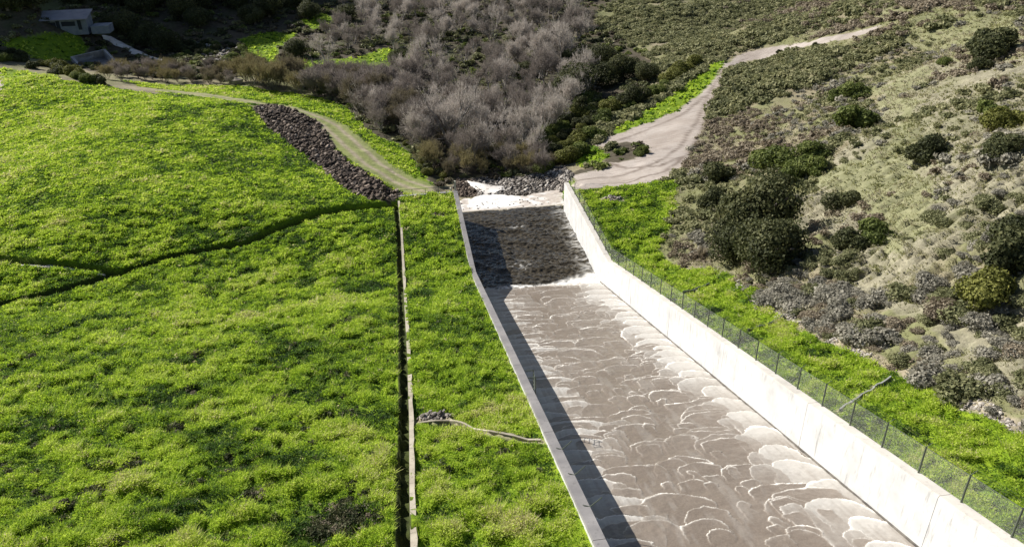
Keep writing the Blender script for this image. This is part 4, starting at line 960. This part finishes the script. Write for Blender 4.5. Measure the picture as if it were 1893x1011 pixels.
strip('drain_pipe', [at(1262,543), at(1310,530)], .15, .35, MAT['post'], .28, label='dark pipe across the grass strip, farthest of the three from the camera', category='pipe')
strip('drain_pipe', [at(1382,614), at(1447,590)], .15, .35, MAT['post'], .30, label='dark pipe across the grass strip, middle one of three', category='pipe')
strip('drain_pipe', [at(1550,765), at(1645,702)], .11, .35, MAT['dam_c'], .28, label='pale grey pipe across the grass strip, nearest of the three to the camera', category='pipe')
strip('drain_lining', [onz(x, y, -50.4) for x, y in ((-120,478),(0,484),(60,489),(120,493),(190,498))], .55, .6, MAT['walltopr'], .22, label='white concrete lining in the drain at the left edge of the photo', category='drain lining')

# cross wall with railing at the end of the strip, and end post
r = empty('cross_wall', tuple(W(117.8, 3., -50.3)), label='low concrete wall with a rail closing the far end of the left grass strip', category='wall')
iv = -np.array(r.location)
m = MB(); m.hexa([W(117.5, -1.2, -54.5)+iv, W(117.9, -1.2, -54.5)+iv, W(117.9, 7.5, -54.5)+iv, W(117.5, 7.5, -54.5)+iv, W(117.5, -1.2, -50.05)+iv, W(117.9, -1.2, -50.05)+iv, W(117.9, 7.5, -50.0)+iv, W(117.5, 7.5, -50.0)+iv]); m.build('wall_panel', MAT['dam_c'], r)
m = MB(); m.tube(W(117.7, -1.2, -49.1)+iv, W(117.7, 7.5, -49.05)+iv, .035); m.build('rail', MAT['post'], r)
for q in np.linspace(-1.1, 7.3, 5):
    m = MB(); m.tube(W(117.7, q, -50.1)+iv, W(117.7, q, -49.05)+iv, .04); m.build('post', MAT['post'], r)
r = empty('gauge_post', tuple(W(118.2, 7.9, -49.9)), label='pale upright post with a small bracket at the far end of the left wall', category='post')
m = MB(); m.box(-.13, .13, -.13, .13, -3, 1.5); m.build('pole', MAT['walltopr'], r)
m = MB(); m.tube((0, 0, .9), (-.7, -.1, .25), .06); m.box(-.85, -.6, -.2, .1, -.05, .3); m.build('bracket', MAT['walltopr'], r)
# ------------------------------------------------------------------ chain link fences
def fence(tc, s_list, label, hgt=1.83, arm=1):
    z0 = lambda q: float(max(C0-M*q, ZB)); o = W(s_list[0], tc, z0(s_list[0])); r = empty('chain_link_fence', tuple(o), label=label, category='fence')
    for q in s_list:
        m = MB(); p0 = W(q, tc, z0(q)-.05)-o; p1 = W(q, tc, z0(q)+hgt)-o; m.tube(p0, p1, .055, .05, 6)
        p2 = W(q, tc+.32*arm, z0(q)+hgt+.25)-o; m.tube(p1, p2, .025, .015, 5); m.build('post', MAT['post'], r)
    m = MB(); w_ = MB(); nt_ = MB()
    for a, b_ in zip(s_list[:-1], s_list[1:]):
        br = [a, b_] if not (a < 90.4 < b_) else [a, 90.4, b_]
        for u, v in zip(br[:-1], br[1:]):
            m.tube(W(u, tc, z0(u)+hgt-.04)-o, W(v, tc, z0(v)+hgt-.04)-o, .018, .018, 5)
            for hh_, of in ((.08, .10), (.16, .21), (.25, .32)): w_.tube(W(u, tc+of*arm, z0(u)+hgt+hh_)-o, W(v, tc+of*arm, z0(v)+hgt+hh_)-o, .005, .005, 3)
            nt_.add([W(u, tc, z0(u)+.04)-o, W(v, tc, z0(v)+.04)-o, W(v, tc, z0(v)+hgt-.05)-o, W(u, tc, z0(u)+hgt-.05)-o], [(0, 1, 2, 3)])
    m.build('top_rail', MAT['post'], r); w_.build('barbed_wire', MAT['post'], r); nt_.build('wire_mesh', MAT['mesh'], r)
fence(TRO-.14, list(np.arange(16.0, 118, 3.23)), 'tall chain link fence with angled post tops along the right wall')
for q, w_ in ((36.6, 'farthest'), (33.2, 'middle'), (29.6, 'nearest')):
    o = W(q, TLI-.08, C0-M*q); r = empty('rail_post', tuple(o), label='thin dark steel post on the left chute wall, '+w_+' of the three to the camera', category='post', group='bare posts on the left wall')
    m = MB(); m.tube((-.05, 0, -.1), (.62, -.1, .75), .03, .025, 6); m.build('pole', MAT['post'], r)
    m = MB(); m.tube((.02, 0, 0), (-.34, .12, .02), .025, .025, 5); m.build('foot_bracket', MAT['post'], r)
o = W(47.2, TLI-.05, C0-M*47.2); r = empty('ladder', tuple(o), label='steel ladder standing over the edge of the left chute wall', category='ladder')
for dq in (-.45, .45):
    m = MB(); a = W(47.2+dq, TLI+.09, C0-M*47.2-3.6)-o; b_ = W(47.2+dq, TLI+.09, C0-M*47.2+1.35)-o; m.tube(a, b_, .035, .035, 6); m.tube(b_, W(47.2+dq, TLI-.5, C0-M*47.2+1.35)-o, .035, .035, 6); m.build('side_rail', MAT['post'], r)
m = MB()
for i in range(14): m.tube(W(46.75, TLI+.09, C0-M*47.2-3.4+i*.35)-o, W(47.65, TLI+.09, C0-M*47.2-3.4+i*.35)-o, .02, .02, 5)
m.build('rungs', MAT['post'], r)

# ------------------------------------------------------------------ barn and concrete works on the far left
s0, t0 = at(112, 54); x, y = wxy(s0, t0)
br = empty('barn', (float(x), float(y), float(hz(s0, t0))), math.radians(9), label='long grey metal roofed barn in the shade at the top left', category='barn')
L_, D_ = 15.5, 6.0
m = MB(); m.box(-L_/2, L_/2, 0, D_, -2, 2.8)
V = [(-L_/2, 0, 2.8), (-L_/2, D_, 2.8), (-L_/2, D_, 4.1), (L_/2, 0, 2.8), (L_/2, D_, 2.8), (L_/2, D_, 4.1)]; m.add(V, [(0, 1, 2, 2), (3, 5, 4, 4), (1, 4, 5, 2)])
mm_ = [f for f in m.f]; F2 = np.vstack([f if f.shape[1] == 4 else f for f in mm_])
V_ = np.vstack(m.v); tri = []
for f in F2:
    if f[2] == f[3]: tri.append((f[0], f[1], f[2]))
    else: tri += [(f[0], f[1], f[2]), (f[0], f[2], f[3])]
obj('wall', mesh('wall', V_, tri, MAT['siding']), br)
m = MB(); m.hexa([(-L_/2-.7, -1.0, 2.62), (L_/2+.7, -1.0, 2.62), (L_/2+.7, D_+.6, 4.2), (-L_/2-.7, D_+.6, 4.2), (-L_/2-.7, -1.0, 2.8), (L_/2+.7, -1.0, 2.8), (L_/2+.7, D_+.6, 4.38), (-L_/2-.7, D_+.6, 4.38)]); m.build('roof', MAT['roof'], br)
for a in (-6.4, -.9, 5.2):
    m = MB(); m.box(a, a+1.0, -.12, -.003, -.5, 2.3); m.build('door', MAT['dark'], br)  # dark slab painted as the shade inside an open doorway
for a in (-5.0, .6):
    m = MB(); m.box(a, a+3.9, -.1, -.004, .7, 2.0); m.build('window', MAT['dark'], br)
m = MB(); m.box(L_/2+.9, L_/2+6, 0, 5, -2, .3); m.build('annex', MAT['siding'], br)
s0, t0 = at(182, 122); x, y = wxy(s0, t0)
cr = empty('concrete_headwall', (float(x), float(y), float(hz(s0, t0))+.2), math.radians(-30), label='grey concrete outlet with sloping wing walls below the barn field', category='headwall')
m = MB(); m.hexa([(-6,-4,-1),(-2,-6,-1),(-1.5,-5.6,-1),(-5.6,-3.4,-1),(-6,-4,2.6),(6,-8,.0),(6.2,-7.4,.0),(-5.6,-3.4,2.6)]); m.build('wing_wall', MAT['dam_c'], cr)
m = MB(); m.hexa([(-6,-3.5,-1),(-5,6,-1),(-4.4,6,-1),(-5.4,-3.5,-1),(-6,-3.5,2.6),(-3,5,3.2),(-2.4,5,3.2),(-5.4,-3.5,2.6)]); m.build('head_wall', MAT['dam_c'], cr)
m = MB(); m.hexa([(-3,4.6,-1),(7,1.5,-1),(7,2.2,-1),(-3,5.4,-1),(-3,4.6,3.2),(7,1.5,.6),(7,2.2,.6),(-3,5.4,3.2)]); m.build('wing_wall', MAT['dam_c'], cr)
m = MB(); m.hexa([(-5.4,-3.6,-1),(6.5,-7,-1),(7,2,-1),(-4,5,-1),(-5.4,-3.6,.9),(6.5,-7,-.3),(7,2,-.3),(-4,5,.9)]); m.build('floor_slab', MAT['walltop'], cr)

# unused originals out of the scene
for pr in OAK+BUSHG+BUSHD+BUSHY+BARE+DARKB+SAGE:
    if not pr.used:
        for q in pr.ch: bpy.data.objects.remove(q)
        bpy.data.objects.remove(pr.r)
# a dry orange tuft
V = []; g = np.random.default_rng(2)
for i in range(260):
    th = g.uniform(0, 6.28); l = g.uniform(.3, 1.) ; b_ = np.array([math.cos(th), math.sin(th), 0])*.25; e = np.array([math.cos(th)*l*.9, math.sin(th)*l*.9, g.uniform(.9, 1.9)]); sd = np.array([-math.sin(th), math.cos(th), 0])*.04
    V += [b_-sd, b_+sd, e]
s0, t0 = at(1296, 478); x, y = wxy(s0, t0)
obj('dry_tuft', mesh('dry_tuft', V, np.arange(len(V)).reshape(-1, 3), MAT['dry'], g.uniform(.2, .9, len(V))), loc=(float(x), float(y), float(hz(s0, t0))), label='dry reddish grass tuft beside the olive oak at the grass strip', category='tuft')
